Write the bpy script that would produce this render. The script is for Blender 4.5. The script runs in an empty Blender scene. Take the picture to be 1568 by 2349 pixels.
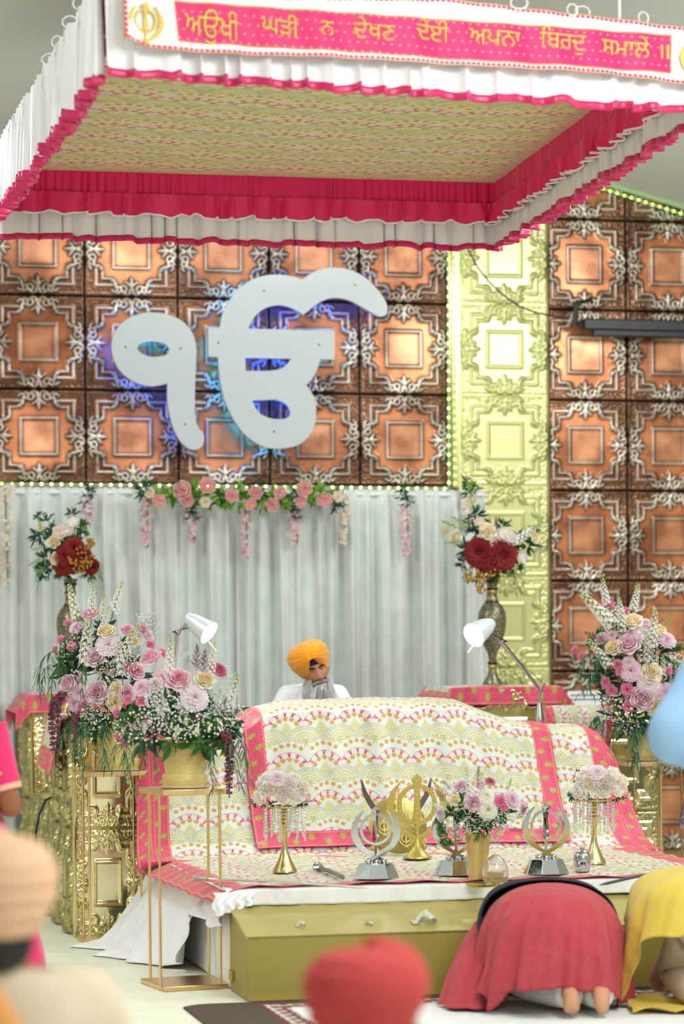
import bpy, bmesh, math, random
import numpy as np
from mathutils import Vector, Matrix, noise
random.seed(7); rng = np.random.default_rng(7)
PI = math.pi
S = bpy.context.scene
COL = S.collection

# ------------------------------------------------------------------ camera, world, lights, exposure
F, H, CX, HY, ROLL = 6000.0, 1.5, 784.0, 1500.0, 0.008      # focal length in pixels of the 1568x2349 frame, eye height, principal point
cam_d = bpy.data.cameras.new('camera')
cam_d.sensor_fit = 'VERTICAL'; cam_d.sensor_height = 36.0
cam_d.lens = 36.0 * F / 2349.0
cam_d.shift_y = (HY - 1174.5) / 2349.0
cam_d.clip_end = 100
cam_d.dof.use_dof = True; cam_d.dof.focus_distance = 13.0; cam_d.dof.aperture_fstop = 1.8
cam = bpy.data.objects.new('camera', cam_d); COL.objects.link(cam)
cam.location = (0, 0, H)
cam.rotation_euler = (Matrix.Rotation(PI / 2, 3, 'X') @ Matrix.Rotation(-ROLL, 3, 'Z')).to_euler()
S.camera = cam

w = bpy.data.worlds.new('hall'); S.world = w; w.use_nodes = True
w.node_tree.nodes['Background'].inputs[0].default_value = (0.93, 0.98, 1.0, 1)
w.node_tree.nodes['Background'].inputs[1].default_value = 0.7

def area(name, loc, rot, sx, sy, power, color=(.985, 1, .985)):
    l = bpy.data.lights.new(name, 'AREA'); l.shape = 'RECTANGLE'; l.size = sx; l.size_y = sy
    l.energy = power; l.color = color
    o = bpy.data.objects.new(name, l); o.location = loc; o.rotation_euler = rot; COL.objects.link(o)
    return o
R_ = math.radians
for k, (x, y) in enumerate([(-2.6, 4.5), (2.6, 4.5)]):       # unseen overhead area lights without fixtures, for soft front light
    area('overhead_fill', (x, y, 4.55), (R_(28), 0, 0), 1.8, 1.2, 150)
for x, y in ((-1.9, 8.0), (2.1, 8.0)): area('overhead_fill', (x, y, 4.6), (R_(14), 0, 0), 1.8, .6, 85)  # unseen pair added before the canopy to light the lid from above
area('overhead_fill', (-.3, 15.5, 4.75), (R_(8), 0, 0), 2.2, .5, 30)  # added out of sight behind the canopy to brighten curtain and wall
area('overhead_fill', (-4.2, 9.0, 4.2), (R_(20), R_(-34), 0), 1.8, 1.2, 170)  # unseen fill added on the left for the dark stage side
for k, (x, y) in enumerate([(-3.3, 13.0), (3.0, 14.2)]):
    area('overhead_fill', (x, y, 4.3), (R_(18), R_(-20 if x < 0 else 20), 0), 1.2, 1.2, 70)  # unseen area lights either side of the back, no fixtures

for x, y in ((-4.6, 9.5), (4.9, 10.0)): area('uplight_fill', (x, y, 3.0), (PI, 0, 0), 1.6, .5, 75)  # unseen uplights added to brighten the ceiling
S.view_settings.view_transform = 'Standard'; S.view_settings.look = 'None'
S.view_settings.gamma = 1; S.view_settings.use_curve_mapping = False
S.view_settings.exposure = 0.5

# ------------------------------------------------------------------ coordinates
A = R_(13.0); CA, SA = math.cos(A), math.sin(A)
S0 = (-0.418, 11.274)                                       # front left floor corner of the stage: origin of the room axes (u right, v back)
def ab(px, py):
    dx, dy = px - CX, py - HY
    return dx - ROLL * dy, dy + ROLL * dx
def P(px, py, D):
    a, b = ab(px, py); return Vector((a * D / F, D, H - b * D / F))
def onz(px, py, z=0.0):
    a, b = ab(px, py); D = (H - z) * F / b; return Vector((a * D / F, D, z))
def R(u, v, z=0.0):
    return Vector((S0[0] + u * CA - v * SA, S0[1] + u * SA + v * CA, z))
def uv(p):
    x, y = p[0] - S0[0], p[1] - S0[1]; return x * CA + y * SA, -x * SA + y * CA
def onV(px, py, v):
    a, b = ab(px, py)
    D = (v - S0[0] * SA + S0[1] * CA) / (CA - a / F * SA)
    return Vector((a * D / F, D, H - b * D / F))
def RV(px, py, v):                                          # (u, v, z) of a pixel on the room plane v
    p = onV(px, py, v); return uv(p)[0], v, p.z
U3, V3, Z3 = Vector((CA, SA, 0)), Vector((-SA, CA, 0)), Vector((0, 0, 1))

# ------------------------------------------------------------------ materials
def lin(c):
    return tuple(((x / 255 / 12.92) if x / 255 <= .04045 else ((x / 255 + .055) / 1.055) ** 2.4) for x in c)
MATS = {}
def mat(name, rgb=(200, 200, 200), rough=.6, metal=0., spec=.5, bump=None, vcol=False, emit=None, mottle=None,
        trans=0., sheen=0., clear=0., sss=0.):
    if name in MATS: return MATS[name]
    m = bpy.data.materials.new(name); m.use_nodes = True; nt = m.node_tree; b = nt.nodes['Principled BSDF']
    c = lin(rgb)
    b.inputs['Base Color'].default_value = (*c, 1); b.inputs['Roughness'].default_value = rough
    b.inputs['Metallic'].default_value = metal; b.inputs['Specular IOR Level'].default_value = spec
    if trans: b.inputs['Transmission Weight'].default_value = trans
    if sheen: b.inputs['Sheen Weight'].default_value = sheen
    if clear: b.inputs['Coat Weight'].default_value = clear
    if sss:
        b.inputs['Subsurface Weight'].default_value = sss; b.inputs['Subsurface Scale'].default_value = .01
    src = None
    if vcol:
        a = nt.nodes.new('ShaderNodeVertexColor'); a.layer_name = 'Col'; src = a.outputs['Color']
    if mottle:
        tc = nt.nodes.new('ShaderNodeTexCoord'); n = nt.nodes.new('ShaderNodeTexNoise')
        n.inputs['Scale'].default_value = mottle[0]; n.inputs['Detail'].default_value = 4
        nt.links.new(tc.outputs['Object'], n.inputs['Vector'])
        r = nt.nodes.new('ShaderNodeValToRGB'); r.color_ramp.elements[0].position = .35; r.color_ramp.elements[1].position = .65
        nt.links.new(n.outputs['Fac'], r.inputs['Fac'])
        if src is None:
            r.color_ramp.elements[0].color = (*c, 1); r.color_ramp.elements[1].color = (*lin(mottle[1]), 1)
            src = r.outputs['Color']
        else:
            g = lin(mottle[1]); r.color_ramp.elements[0].color = (*g, 1); r.color_ramp.elements[1].color = (1, 1, 1, 1)
            mx = nt.nodes.new('ShaderNodeMix'); mx.data_type = 'RGBA'; mx.blend_type = 'MULTIPLY'
            mx.inputs[0].default_value = 1.0
            nt.links.new(src, mx.inputs[6]); nt.links.new(r.outputs['Color'], mx.inputs[7]); src = mx.outputs[2]
    if src is not None: nt.links.new(src, b.inputs['Base Color'])
    if bump:
        tc = nt.nodes.new('ShaderNodeTexCoord'); n = nt.nodes.new('ShaderNodeTexNoise')
        n.inputs['Scale'].default_value = bump[0]; n.inputs['Detail'].default_value = 3
        bp = nt.nodes.new('ShaderNodeBump'); bp.inputs['Strength'].default_value = bump[1]; bp.inputs['Distance'].default_value = bump[2] if len(bump) > 2 else .004
        nt.links.new(tc.outputs['Object'], n.inputs['Vector']); nt.links.new(n.outputs['Fac'], bp.inputs['Height'])
        nt.links.new(bp.outputs['Normal'], b.inputs['Normal'])
    if emit:
        b.inputs['Emission Color'].default_value = (*lin(emit[0]), 1); b.inputs['Emission Strength'].default_value = emit[1]
    MATS[name] = m; return m

M_gold = mat('polished_gold', (222, 202, 146), .2, 1.0)
M_goldstand = mat('brushed_gold', (226, 194, 138), .3, 1.0)
M_goldpaint = mat('gold_paint', (156, 140, 66), .5, 0.15)
M_chrome = mat('chrome', (196, 200, 206), .07, 1.0)
M_steel = mat('steel', (170, 168, 170), .3, 1.0)
M_white = mat('white_satin', (243, 244, 248), .5, sheen=.2)
M_wpaint = mat('white_paint', (240, 243, 246), .5)
M_black = mat('black_metal', (28, 30, 34), .45)
M_leaf = mat('leaf_green', (62, 112, 52), .5, mottle=(30, (92, 146, 72)))
M_dleaf = mat('dark_leaf_green', (36, 82, 56), .5, mottle=(30, (58, 108, 72)))
M_lime = mat('lime_green', (168, 200, 110), .6)
M_stem = mat('stem_green', (88, 122, 66), .6)

# ------------------------------------------------------------------ mesh building
def finish(o, smooth=True, angle=40):
    me = o.data
    if smooth:
        me.shade_smooth()
        if angle: me.set_sharp_from_angle(angle=R_(angle))
def link(name, me, m, parent=None):
    o = bpy.data.objects.new(name, me); COL.objects.link(o)
    if m is not None:
        for x in (m if isinstance(m, (list, tuple)) else [m]): me.materials.append(x)
    if parent is not None: o.parent = parent
    return o
class MB:
    def __init__(s): s.v = []; s.f = []; s.c = []; s.mi = []; s.col = None; s.m = 0
    def _add(s, vs, fs):
        n = len(s.v); s.v += [tuple(p) for p in vs]; s.f += [tuple(i + n for i in f) for f in fs]
        s.mi += [s.m] * len(fs)
        if s.col is not None: s.c += [s.col] * len(vs)
    def box(s, c, size, rz=0., M=None):
        x, y, z = (k / 2 for k in size); c = Vector(c)
        vs = [Vector((i * x, j * y, k * z)) for k in (-1, 1) for j in (-1, 1) for i in (-1, 1)]
        q = Matrix.Rotation(rz, 3, 'Z') if M is None else M
        s._add([q @ p + c for p in vs], [(0, 2, 3, 1), (4, 5, 7, 6), (0, 1, 5, 4), (2, 6, 7, 3), (0, 4, 6, 2), (1, 3, 7, 5)])
    def tube(s, pts, r, n=8, cap=True, flat=1.0):
        pts = [Vector(p) for p in pts]; k = len(pts)
        rs = r if isinstance(r, (list, tuple)) else [r] * k
        vs = []; up = None
        for i, p in enumerate(pts):
            t = (pts[min(i + 1, k - 1)] - pts[max(i - 1, 0)])
            if t.length < 1e-9: t = Vector((0, 0, 1))
            t.normalize()
            if up is None: up = t.orthogonal().normalized()
            up = (up - t * up.dot(t))
            up = up.normalized() if up.length > 1e-6 else t.orthogonal().normalized()
            b = t.cross(up)
            for j in range(n):
                a = 2 * PI * j / n
                vs.append(p + up * math.cos(a) * rs[i] + b * math.sin(a) * rs[i] * flat)
        fs = [(i * n + j, i * n + (j + 1) % n, (i + 1) * n + (j + 1) % n, (i + 1) * n + j) for i in range(k - 1) for j in range(n)]
        if cap: fs += [tuple(range(n - 1, -1, -1)), tuple(range((k - 1) * n, k * n))]
        s._add(vs, fs)
    def lathe(s, prof, c=(0, 0, 0), n=24, M=None, wob=0.):
        c = Vector(c); vs = []
        for r, z in prof:
            for j in range(n):
                a = 2 * PI * j / n; rr = r * (1 + wob * math.sin(a * 5 + z * 60))
                p = Vector((rr * math.cos(a), rr * math.sin(a), z))
                vs.append((M @ p if M is not None else p) + c)
        k = len(prof)
        fs = [(i * n + j, i * n + (j + 1) % n, (i + 1) * n + (j + 1) % n, (i + 1) * n + j) for i in range(k - 1) for j in range(n)]
        if prof[0][0] > 1e-6: fs.append(tuple(range(n - 1, -1, -1)))
        if prof[-1][0] > 1e-6: fs.append(tuple(range((k - 1) * n, k * n)))
        s._add(vs, fs)
    def ball(s, c, r, n=8, m=5, sc=(1, 1, 1), M=None):
        prof = [(max(1e-7, math.sin(PI * i / m)), -math.cos(PI * i / m)) for i in range(m + 1)]
        c = Vector(c); vs = []
        for rr, z in prof:
            for j in range(n):
                a = 2 * PI * j / n
                p = Vector((rr * math.cos(a) * r * sc[0], rr * math.sin(a) * r * sc[1], z * r * sc[2]))
                vs.append((M @ p if M is not None else p) + c)
        s._add(vs, [(i * n + j, i * n + (j + 1) % n, (i + 1) * n + (j + 1) % n, (i + 1) * n + j) for i in range(m) for j in range(n)])
    def grid(s, fn, nu, nv, close_u=False):
        vs = [fn(i / nu, j / nv) for j in range(nv + 1) for i in range(nu + (0 if close_u else 1))]
        w_ = nu if close_u else nu + 1
        fs = [(j * w_ + i, j * w_ + (i + 1) % w_, (j + 1) * w_ + (i + 1) % w_, (j + 1) * w_ + i) for j in range(nv) for i in range(nu)]
        s._add(vs, fs)
    def prism(s, poly, o, ux, uy, th):                     # planar polygon (x,y) on axes ux, uy, thickness th along their normal
        o, ux, uy = Vector(o), Vector(ux), Vector(uy); nn = ux.cross(uy).normalized(); k = len(poly)
        vs = [o + ux * x + uy * y + nn * (e * th / 2) for e in (-1, 1) for x, y in poly]
        s._add(vs, [tuple(range(k - 1, -1, -1)), tuple(range(k, 2 * k))] + [(i, (i + 1) % k, k + (i + 1) % k, k + i) for i in range(k)])
    def strip(s, a, b, o, ux, uy, th, closed=False):      # solid between two polylines of equal length
        o, ux, uy = Vector(o), Vector(ux), Vector(uy); nn = ux.cross(uy).normalized(); k = len(a)
        pt = lambda q, e: o + ux * q[0] + uy * q[1] + nn * (e * th / 2)
        vs = []
        for i in range(k): vs += [pt(a[i], -1), pt(b[i], -1), pt(b[i], 1), pt(a[i], 1)]
        fs = []
        for i in range(k if closed else k - 1):
            i2 = (i + 1) % k
            for q in range(4): fs.append((i * 4 + q, i * 4 + (q + 1) % 4, i2 * 4 + (q + 1) % 4, i2 * 4 + q))
        if not closed: fs += [(3, 2, 1, 0), ((k - 1) * 4, (k - 1) * 4 + 1, (k - 1) * 4 + 2, (k - 1) * 4 + 3)]
        s._add(vs, fs)
    def mesh(s, name, smooth=True, angle=40):
        me = bpy.data.meshes.new(name); me.from_pydata(s.v, [], s.f); 
        if s.c:
            ca = me.color_attributes.new('Col', 'FLOAT_COLOR', 'POINT')
            ca.data.foreach_set('color', np.array([(*c, 1) for c in s.c], dtype=np.float32).ravel())
        if any(s.mi): me.polygons.foreach_set('material_index', s.mi)
        me.update()
        if smooth:
            me.shade_smooth()
            if angle: me.set_sharp_from_angle(angle=R_(angle))
        return me
    def build(s, name, m, parent=None, smooth=True, angle=40, bevel=0):
        o = link(name, s.mesh(name, smooth, angle), m, parent)
        if bevel:
            b = o.modifiers.new('bevel', 'BEVEL'); b.width = bevel; b.segments = 2; b.limit_method = 'ANGLE'
        return o
def np_grid(name, V, m, parent=None, C=None, angle=0, thick=0):      # V: (ny, nx, 3) array; C: (ny, nx, 3) linear colours
    ny, nx = V.shape[:2]
    me = bpy.data.meshes.new(name)
    idx = np.arange(ny * nx).reshape(ny, nx)
    q = np.stack([idx[:-1, :-1], idx[:-1, 1:], idx[1:, 1:], idx[1:, :-1]], -1).reshape(-1, 4)
    me.from_pydata(V.reshape(-1, 3).tolist(), [], q.tolist())
    if C is not None:
        ca = me.color_attributes.new('Col', 'FLOAT_COLOR', 'POINT')
        cc = np.ones((ny * nx, 4), np.float32); cc[:, :3] = C.reshape(-1, 3); ca.data.foreach_set('color', cc.ravel())
    me.update(); me.shade_smooth()
    if angle: me.set_sharp_from_angle(angle=R_(angle))
    o = link(name, me, m, parent)
    if thick:
        so = o.modifiers.new('thickness', 'SOLIDIFY'); so.thickness = thick; so.offset = -1
    return o
def thing(name, label, cat, loc=(0, 0, 0), rz=0., group=None):
    o = bpy.data.objects.new(name, None); COL.objects.link(o); o.location = loc; o.rotation_euler = (0, 0, rz)
    o.empty_display_size = .05
    return tag(o, label, cat, group)
def tag(o, label, cat, group=None):
    o['label'] = label; o['category'] = cat
    if group: o['group'] = group
    return o
def struct(o, label=None):
    o['kind'] = 'structure'
    if label: o['label'] = label
    return o
def place(me_obj, name, parent, loc, M=None, sc=1.):        # a linked copy of a prototype mesh as a part
    o = bpy.data.objects.new(name, me_obj); COL.objects.link(o); o.parent = parent
    mm = (M.to_4x4() if M is not None else Matrix.Identity(4))
    o.matrix_local = Matrix.Translation(Vector(loc)) @ mm @ Matrix.Diagonal((sc, sc, sc, 1))
    return o
def facing(d, spin=0.):                                     # rotation taking +Z to direction d
    d = Vector(d).normalized()
    return d.to_track_quat('Z', 'Y').to_matrix() @ Matrix.Rotation(spin, 3, 'Z')
def rl(lo, hi): return random.uniform(lo, hi)
def wp(o, parent):                                          # parent a part that was built in world coordinates (parents carry no rotation)
    o.parent = parent; o.matrix_parent_inverse = Matrix.Translation(-parent.location); return o

# ------------------------------------------------------------------ room shell
VW = 5.82                                                   # back wall plane
M_floor = mat('cream_carpet', (234, 234, 216), .95, bump=(160, .5, .004), mottle=(9, (226, 226, 206)))
M_ceil = mat('ceiling_paint', (214, 220, 218), .9)
M_wallp = mat('wall_paint', (206, 200, 184), .9)
fb = MB(); c = R(.9, -3.0); fb.box((c.x, c.y, -.05), (22, 26, .1), A); struct(fb.build('floor', M_floor, smooth=False))
RU, RZ = 1.2, 5.265                                           # ridge of the gabled ceiling
def ceil_z(u): return RZ - abs(u - RU) * .255
cb = MB()
for s in (-1, 1):
    u1 = RU + s * 9.5
    q = [R(RU, -14, RZ), R(u1, -14, ceil_z(u1)), R(u1, 6.4, ceil_z(u1)), R(RU, 6.4, RZ)]
    cb._add(q + [p + Vector((0, 0, .1)) for p in q], [(0, 1, 2, 3), (7, 6, 5, 4), (0, 4, 5, 1), (1, 5, 6, 2), (2, 6, 7, 3), (3, 7, 4, 0)])
struct(cb.build('ceiling', M_ceil, smooth=False))
wb = MB(); c = R(.9, VW + .16); wb.box((c.x, c.y, 2.7), (18, .2, 5.6), A); struct(wb.build('wall_back', M_wallp, smooth=False))
for s, nm in ((-1, 'wall_left'), (1, 'wall_right')):
    b = MB(); c = R(.9 + s * 7.5, -1.5); b.box((c.x, c.y, 2.2), (.2, 15.5, 4.4), A); struct(b.build(nm, M_wallp, smooth=False))

# ------------------------------------------------------------------ pressed tin tile relief
def polyd(X, Y, pts):
    d = np.full(X.shape, 9.)
    for (x0, y0), (x1, y1) in zip(pts[:-1], pts[1:]):
        vx, vy = x1 - x0, y1 - y0; L = vx * vx + vy * vy + 1e-12
        t = np.clip(((X - x0) * vx + (Y - y0) * vy) / L, 0, 1)
        d = np.minimum(d, np.hypot(X - x0 - t * vx, Y - y0 - t * vy))
    return d
def cr(pts, n=5):                                           # smooth a polyline
    P_ = [np.array(p, float) for p in pts]; P_ = [2 * P_[0] - P_[1]] + P_ + [2 * P_[-1] - P_[-2]]; out = []
    for i in range(1, len(P_) - 2):
        a, b, c_, d = P_[i - 1:i + 3]
        for k in range(n):
            t = k / n
            out.append(tuple(.5 * ((2 * b) + (c_ - a) * t + (2 * a - 5 * b + 4 * c_ - d) * t * t + (3 * b - a - 3 * c_ + d) * t ** 3)))
    out.append(tuple(P_[-2])); return out
NT = 92
def tile_relief(n=NT):
    g = np.linspace(-1, 1, n); X, Y = np.meshgrid(g, g)
    aX, aY = np.abs(X), np.abs(Y)
    sw = aX > aY
    T = np.where(sw, aY, aX); Sx = np.where(sw, aX, aY)     # T along the side from its middle, Sx towards the side
    rd = lambda d, w_: np.exp(-(d / w_) ** 2)
    line = np.zeros_like(X)
    gap = 1 / (1 + np.exp(-(T - .36) * 60))
    line = np.maximum(line, rd(np.abs(Sx - .755), .025) * gap)
    line = np.maximum(line, rd(np.abs(Sx - .62), .021) * gap)
    line = np.maximum(line, rd(polyd(T, Sx, [(.37, .62), (.37, .755)]), .022))
    line = np.maximum(line, rd(np.abs(Sx - .385), .025))
    orn = [cr([(.42, .655), (.34, .70), (.34, .80), (.26, .80), (.2, .88), (.12, .955), (.05, .93), (.035, .86)]),
           cr([(.26, .80), (.17, .77), (.11, .82), (.13, .9)]), cr([(.42, .86), (.37, .9), (.31, .87), (.34, .80)]),
           cr([(.30, .93), (.24, .90), (.2, .88)])]
    o = np.zeros_like(X)
    for q, wd in zip(orn, (.036, .028, .025, .025)): o = np.maximum(o, rd(polyd(T, Sx, q), wd))
    pw = .055 * np.clip(1 - np.abs((Sx - .74) / .2) ** 2, 0, 1) + 1e-4
    o = np.maximum(o, np.where(np.abs(Sx - .74) < .2, rd(T, pw), 0))
    o = np.maximum(o, rd(polyd(T, Sx, cr([(.0, .80), (.07, .73), (.13, .68)])), .028))
    bev = np.clip((Sx - .62) / .135, 0, 1) * gap            # the moulding falls outward between its two lines
    groove = rd(1 - Sx, .02)
    rim = rd(np.abs(Sx - .95), .018)
    stip = np.clip((Sx - .78) * 20, 0, 1) * (1 - o)
    hz = .004 + .010 * line + .016 * o - .005 * bev - .010 * groove + .004 * rim
    hz += stip * .0022 * rng.standard_normal(X.shape)
    return X, Y, dict(h=hz, line=line, orn=o, stip=stip, groove=groove, S=Sx, T=T, rim=rim)
TX, TY, TR = tile_relief()
def mixc(a, b, t): return a + (np.array(b) - a) * t[..., None]
def tile_copper():
    n = NT; C = np.zeros((n, n, 3)) + np.array(lin((208, 134, 88)))
    S_, L, O = TR['S'], TR['line'], TR['orn']
    C = mixc(C, lin((222, 154, 114)), (S_ < .37) * 1.)
    C = mixc(C, lin((118, 84, 58)), TR['stip'] * .9)
    spot = np.clip(rng.standard_normal((n, n)) * .35, -.4, .6)
    C = mixc(C, lin((70, 48, 36)), np.clip(TR['stip'] * (.15 + spot), 0, 1))
    blur = lambda M_, k: sum(np.roll(np.roll(M_, i, 0), j, 1) for i in range(-k, k + 1) for j in range(-k, k + 1)) / (2 * k + 1) ** 2
    dark = np.clip(blur(np.maximum(L, O), 3) * 2.2, 0, 1) * .85
    C = mixc(C, lin((66, 40, 28)), dark)
    C = mixc(C, lin((58, 38, 30)), np.clip((S_ > .6) & (S_ < .76), 0, 1) * .45 * (TR['T'] > .36))
    C = mixc(C, lin((214, 206, 192)), np.clip((np.maximum(L, O * .95) - .3) * 2.4, 0, 1))
    C = mixc(C, lin((40, 28, 22)), np.clip(TR['groove'] * 1.3, 0, 1))
    C = mixc(C, lin((150, 110, 80)), TR['rim'] * .5)
    return C
CU = tile_copper()
def relief(name, o, U, W, tiles, m, C=None, hs=1., parent=None, vary=0.):
    """tiles: (u0, w0, du, dw, clip) on plane o + u U + w W, raised along U x W; clip = (umin, umax, wmin, wmax)"""
    U, W = np.array(U), np.array(W); N = np.cross(U, W); o = np.array(o)
    VV, QQ, CC, off = [], [], [], 0
    n = NT; idx = np.arange(n * n).reshape(n, n)
    q = np.stack([idx[:-1, :-1], idx[:-1, 1:], idx[1:, 1:], idx[1:, :-1]], -1).reshape(-1, 4)
    for (u0, w0, du, dw, clip) in tiles:
        u = u0 + (TX + 1) / 2 * du; w_ = w0 + (TY + 1) / 2 * dw
        if clip is not None:
            u = np.clip(u, clip[0], clip[1]); w_ = np.clip(w_, clip[2], clip[3])
        pts = o + u[..., None] * U + w_[..., None] * W + (TR['h'] * hs)[..., None] * N
        VV.append(pts.reshape(-1, 3)); QQ.append(q + off); off += n * n
        if C is not None:
            k = 1 + vary * rng.standard_normal()
            CC.append((C * k).reshape(-1, 3))
    VV = np.concatenate(VV); QQ = np.concatenate(QQ)
    me = bpy.data.meshes.new(name)
    me.vertices.add(len(VV)); me.vertices.foreach_set('co', VV.astype(np.float32).ravel())
    me.loops.add(len(QQ) * 4); me.loops.foreach_set('vertex_index', QQ.astype(np.int32).ravel())
    me.polygons.add(len(QQ)); me.polygons.foreach_set('loop_start', np.arange(0, len(QQ) * 4, 4, dtype=np.int32))
    me.update(calc_edges=True)
    if C is not None:
        ca = me.color_attributes.new('Col', 'FLOAT_COLOR', 'POINT'); cc = np.ones((len(VV), 4), np.float32)
        cc[:, :3] = np.concatenate(CC); ca.data.foreach_set('color', cc.ravel())
    me.shade_smooth()
    return link(name, me, m, parent)
M_copper = mat('antique_copper_tin', vcol=True, rough=.27, metal=.5, mottle=(5.0, (176, 164, 156)))
M_palegold = mat('pale_gold_tin', (200, 200, 140), .33, .5)
TS = .61
# copper field behind the sign
ug, _, zg = RV(622, 1112, VW); u_right = RV(1033, 1000, VW)[0]; z_bot = RV(622, 1116, VW)[2]
tl = []
for i in range(-5, 3):
    for j in range(0, 5):
        u0 = ug + i * TS; z0 = zg + j * TS
        if z0 > ceil_z(u0 + TS / 2) - .05: continue
        tl.append((u0, z0, TS, TS, (-9, u_right, z_bot, 9)))
o0 = R(0, VW + .03)
struct(relief('trim_1', o0, U3, Z3, tl, M_copper, CU, vary=.13), 'antique copper pressed tin tiles covering the wall behind the large sign')
# pale gold column of tiles
VC = VW - .03
ucl, ucr = RV(1056, 900, VC)[0], RV(1256, 900, VC)[0]; wc = ucr - ucl
zc0 = RV(1152, 906, VC)[2]
pb = MB(); c = R((ucl + ucr) / 2, VC + .10); pb.box((c.x, c.y, 2.55), (wc + .03, .19, 5.1), A)
struct(pb.build('trim_2', M_palegold, smooth=False), 'pale gold wall column')
struct(relief('trim_3', R(0, VC), U3, Z3, [(ucl, zc0 + j * TS, wc, TS, (-9, 9, 0, 5.1)) for j in range(-5, 4)], M_palegold, None), 'pale gold pressed tin tiles on the wall column')
# copper wall right of the column
VR = VW - .06
url = ucr + .004; zr0 = RV(1340, 918, VR)[2]; utile = RV(1440, 900, VR)[0] - .605
tl = []
for i in range(0, 4):
    for j in range(-5, 5):
        u0 = utile + i * .595; z0 = zr0 + j * TS
        if z0 < -.7: continue
        um = min(u0 + .595, 9); zt = ceil_z(u0 + .3)
        if z0 > zt: continue
        tl.append((u0, z0, .595, TS, (url, 9, 0, 9)))
struct(relief('trim_4', R(0, VR), U3, Z3, tl, M_copper, CU, vary=.10), 'antique copper pressed tin tiles on the wall right of the gold column')
bb = MB(); c = R(url + 1.6, VR + .075); bb.box((c.x, c.y, 2.6), (3.2, .12, 5.2), A); struct(bb.build('trim_5', mat('tin_backing', (150, 128, 84), .6), smooth=False))
# cornice board that carries the light rope along the sloping ceiling edge
# ------------------------------------------------------------------ light ropes
M_ledg = mat('led_green', (190, 255, 90), .4, emit=((150, 255, 70), 5))
M_ledy = mat('led_yellow', (240, 255, 170), .4, emit=((228, 255, 130), 6))
M_rope = mat('clear_rope', (150, 170, 130), .3)
bulb_g = MB(); bulb_g.ball((0, 0, 0), .0085, 8, 6); bulb_g = bulb_g.mesh('led_bulb_g'); bulb_g.materials.append(M_ledg)
bulb_y = MB(); bulb_y.ball((0, 0, 0), .0085, 8, 6); bulb_y = bulb_y.mesh('led_bulb_y'); bulb_y.materials.append(M_ledy)
def light_rope(label, p0, p1, n, green, both=False):
    p0, p1 = Vector(p0), Vector(p1); t = thing('light_rope', label, 'string lights', p0, 0, 'light ropes on the wall')
    d = p1 - p0; b = MB(); b.tube([Vector((0, 0, 0)), d], .008, 6); b.build('rope', M_rope, t)
    for i in range(n):
        f = (i + .5) / n
        place(bulb_g if green(f) else bulb_y, 'bulb', t, d * f + Vector((.0, -.012, .0)))
vl = VW - .04
light_rope('yellow green light rope along the bottom edge of the copper tiles above the curtain', R(*RV(-30, 1109, vl)), R(*RV(1030, 1121, vl)), 48, lambda f: f < .07 or .6 < f < .66)
light_rope('upright light rope at the right edge of the sign wall, outer of two', R(*RV(1029, 1118, vl)), R(*RV(1027, 500, vl)), 29, lambda f: f > .8 or .3 < f < .36)
light_rope('upright light rope against the pale gold column, greener of two', R(*RV(1043, 1118, vl - .02)), R(*RV(1041, 500, vl - .02)), 34, lambda f: True)
p0 = RV(1374, 431, VR - .05); p1 = RV(1600, 503, VR - .05)
light_rope('green light rope along the sloping ceiling edge above the copper wall', R(*p0), R(*p1), 14, lambda f: True)
q0 = RV(-60, 345, VW - .05); q1 = RV(60, 310, VW - .05)
light_rope('green light rope along the ceiling edge left of the canopy', R(*q0), R(*q1), 8, lambda f: True)
# mirror strip between the ropes
ms = MB(); a0 = RV(1038, 1118, VW - .03); a1 = RV(1050, 500, VW - .03); c = R(a0[0] + .02, VW - .015)
ms.box((c.x, c.y, (a0[2] + a1[2]) / 2), (.06, .02, a1[2] - a0[2]), A); struct(ms.build('trim_6', M_gold, smooth=False))

# ------------------------------------------------------------------ the large sign
Z1 = lambda pts: [(240 + x * 660 / 1568, 590 + y * 660 / 1568) for x, y in pts]
VS = VW - .16
def sp(pts, closed=True, n=6):
    P_ = [np.array(p, float) for p in pts]; out = []; k = len(P_)
    for i in range(k):
        a, b, c_, d = P_[i - 1], P_[i], P_[(i + 1) % k], P_[(i + 2) % k]
        for j in range(n):
            t = j / n
            out.append(tuple(.5 * ((2 * b) + (c_ - a) * t + (2 * a - 5 * b + 4 * c_ - d) * t * t + (3 * b - a - 3 * c_ + d) * t ** 3)))
    return out
def corner(segs, n=6):                                      # list of open runs, each smoothed, joined with sharp corners
    out = []
    for sgm in segs: out += (cr(sgm, n) if len(sgm) > 2 else list(sgm))[:-1] if len(sgm) > 1 else list(sgm)
    return out
def curve_plate(name, outlines, vplane, th, m, parent=None, bev=.002):
    c_ = bpy.data.curves.new(name, 'CURVE'); c_.dimensions = '2D'; c_.fill_mode = 'BOTH'; c_.extrude = th / 2; c_.bevel_depth = bev
    for ol in outlines:
        sp_ = c_.splines.new('POLY'); sp_.points.add(len(ol) - 1); sp_.use_cyclic_u = True
        for i, (x, y) in enumerate(ol):
            u_, _, z_ = RV(x, y, vplane); sp_.points[i].co = (u_, z_, 0, 1)
    o = bpy.data.objects.new(name, c_); COL.objects.link(o)
    dg = bpy.context.evaluated_depsgraph_get(); me = bpy.data.meshes.new_from_object(o.evaluated_get(dg))
    bpy.data.objects.remove(o)
    o = link(name, me, m, parent)
    base = R(0, vplane)
    Mx = Matrix(((CA, 0, SA, base.x), (SA, 0, -CA, base.y), (0, 1, 0, 0), (0, 0, 0, 1)))
    me.transform(Mx); return o
M_sign = mat('brushed_white_acrylic', (178, 187, 190), .4, .1)
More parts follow.
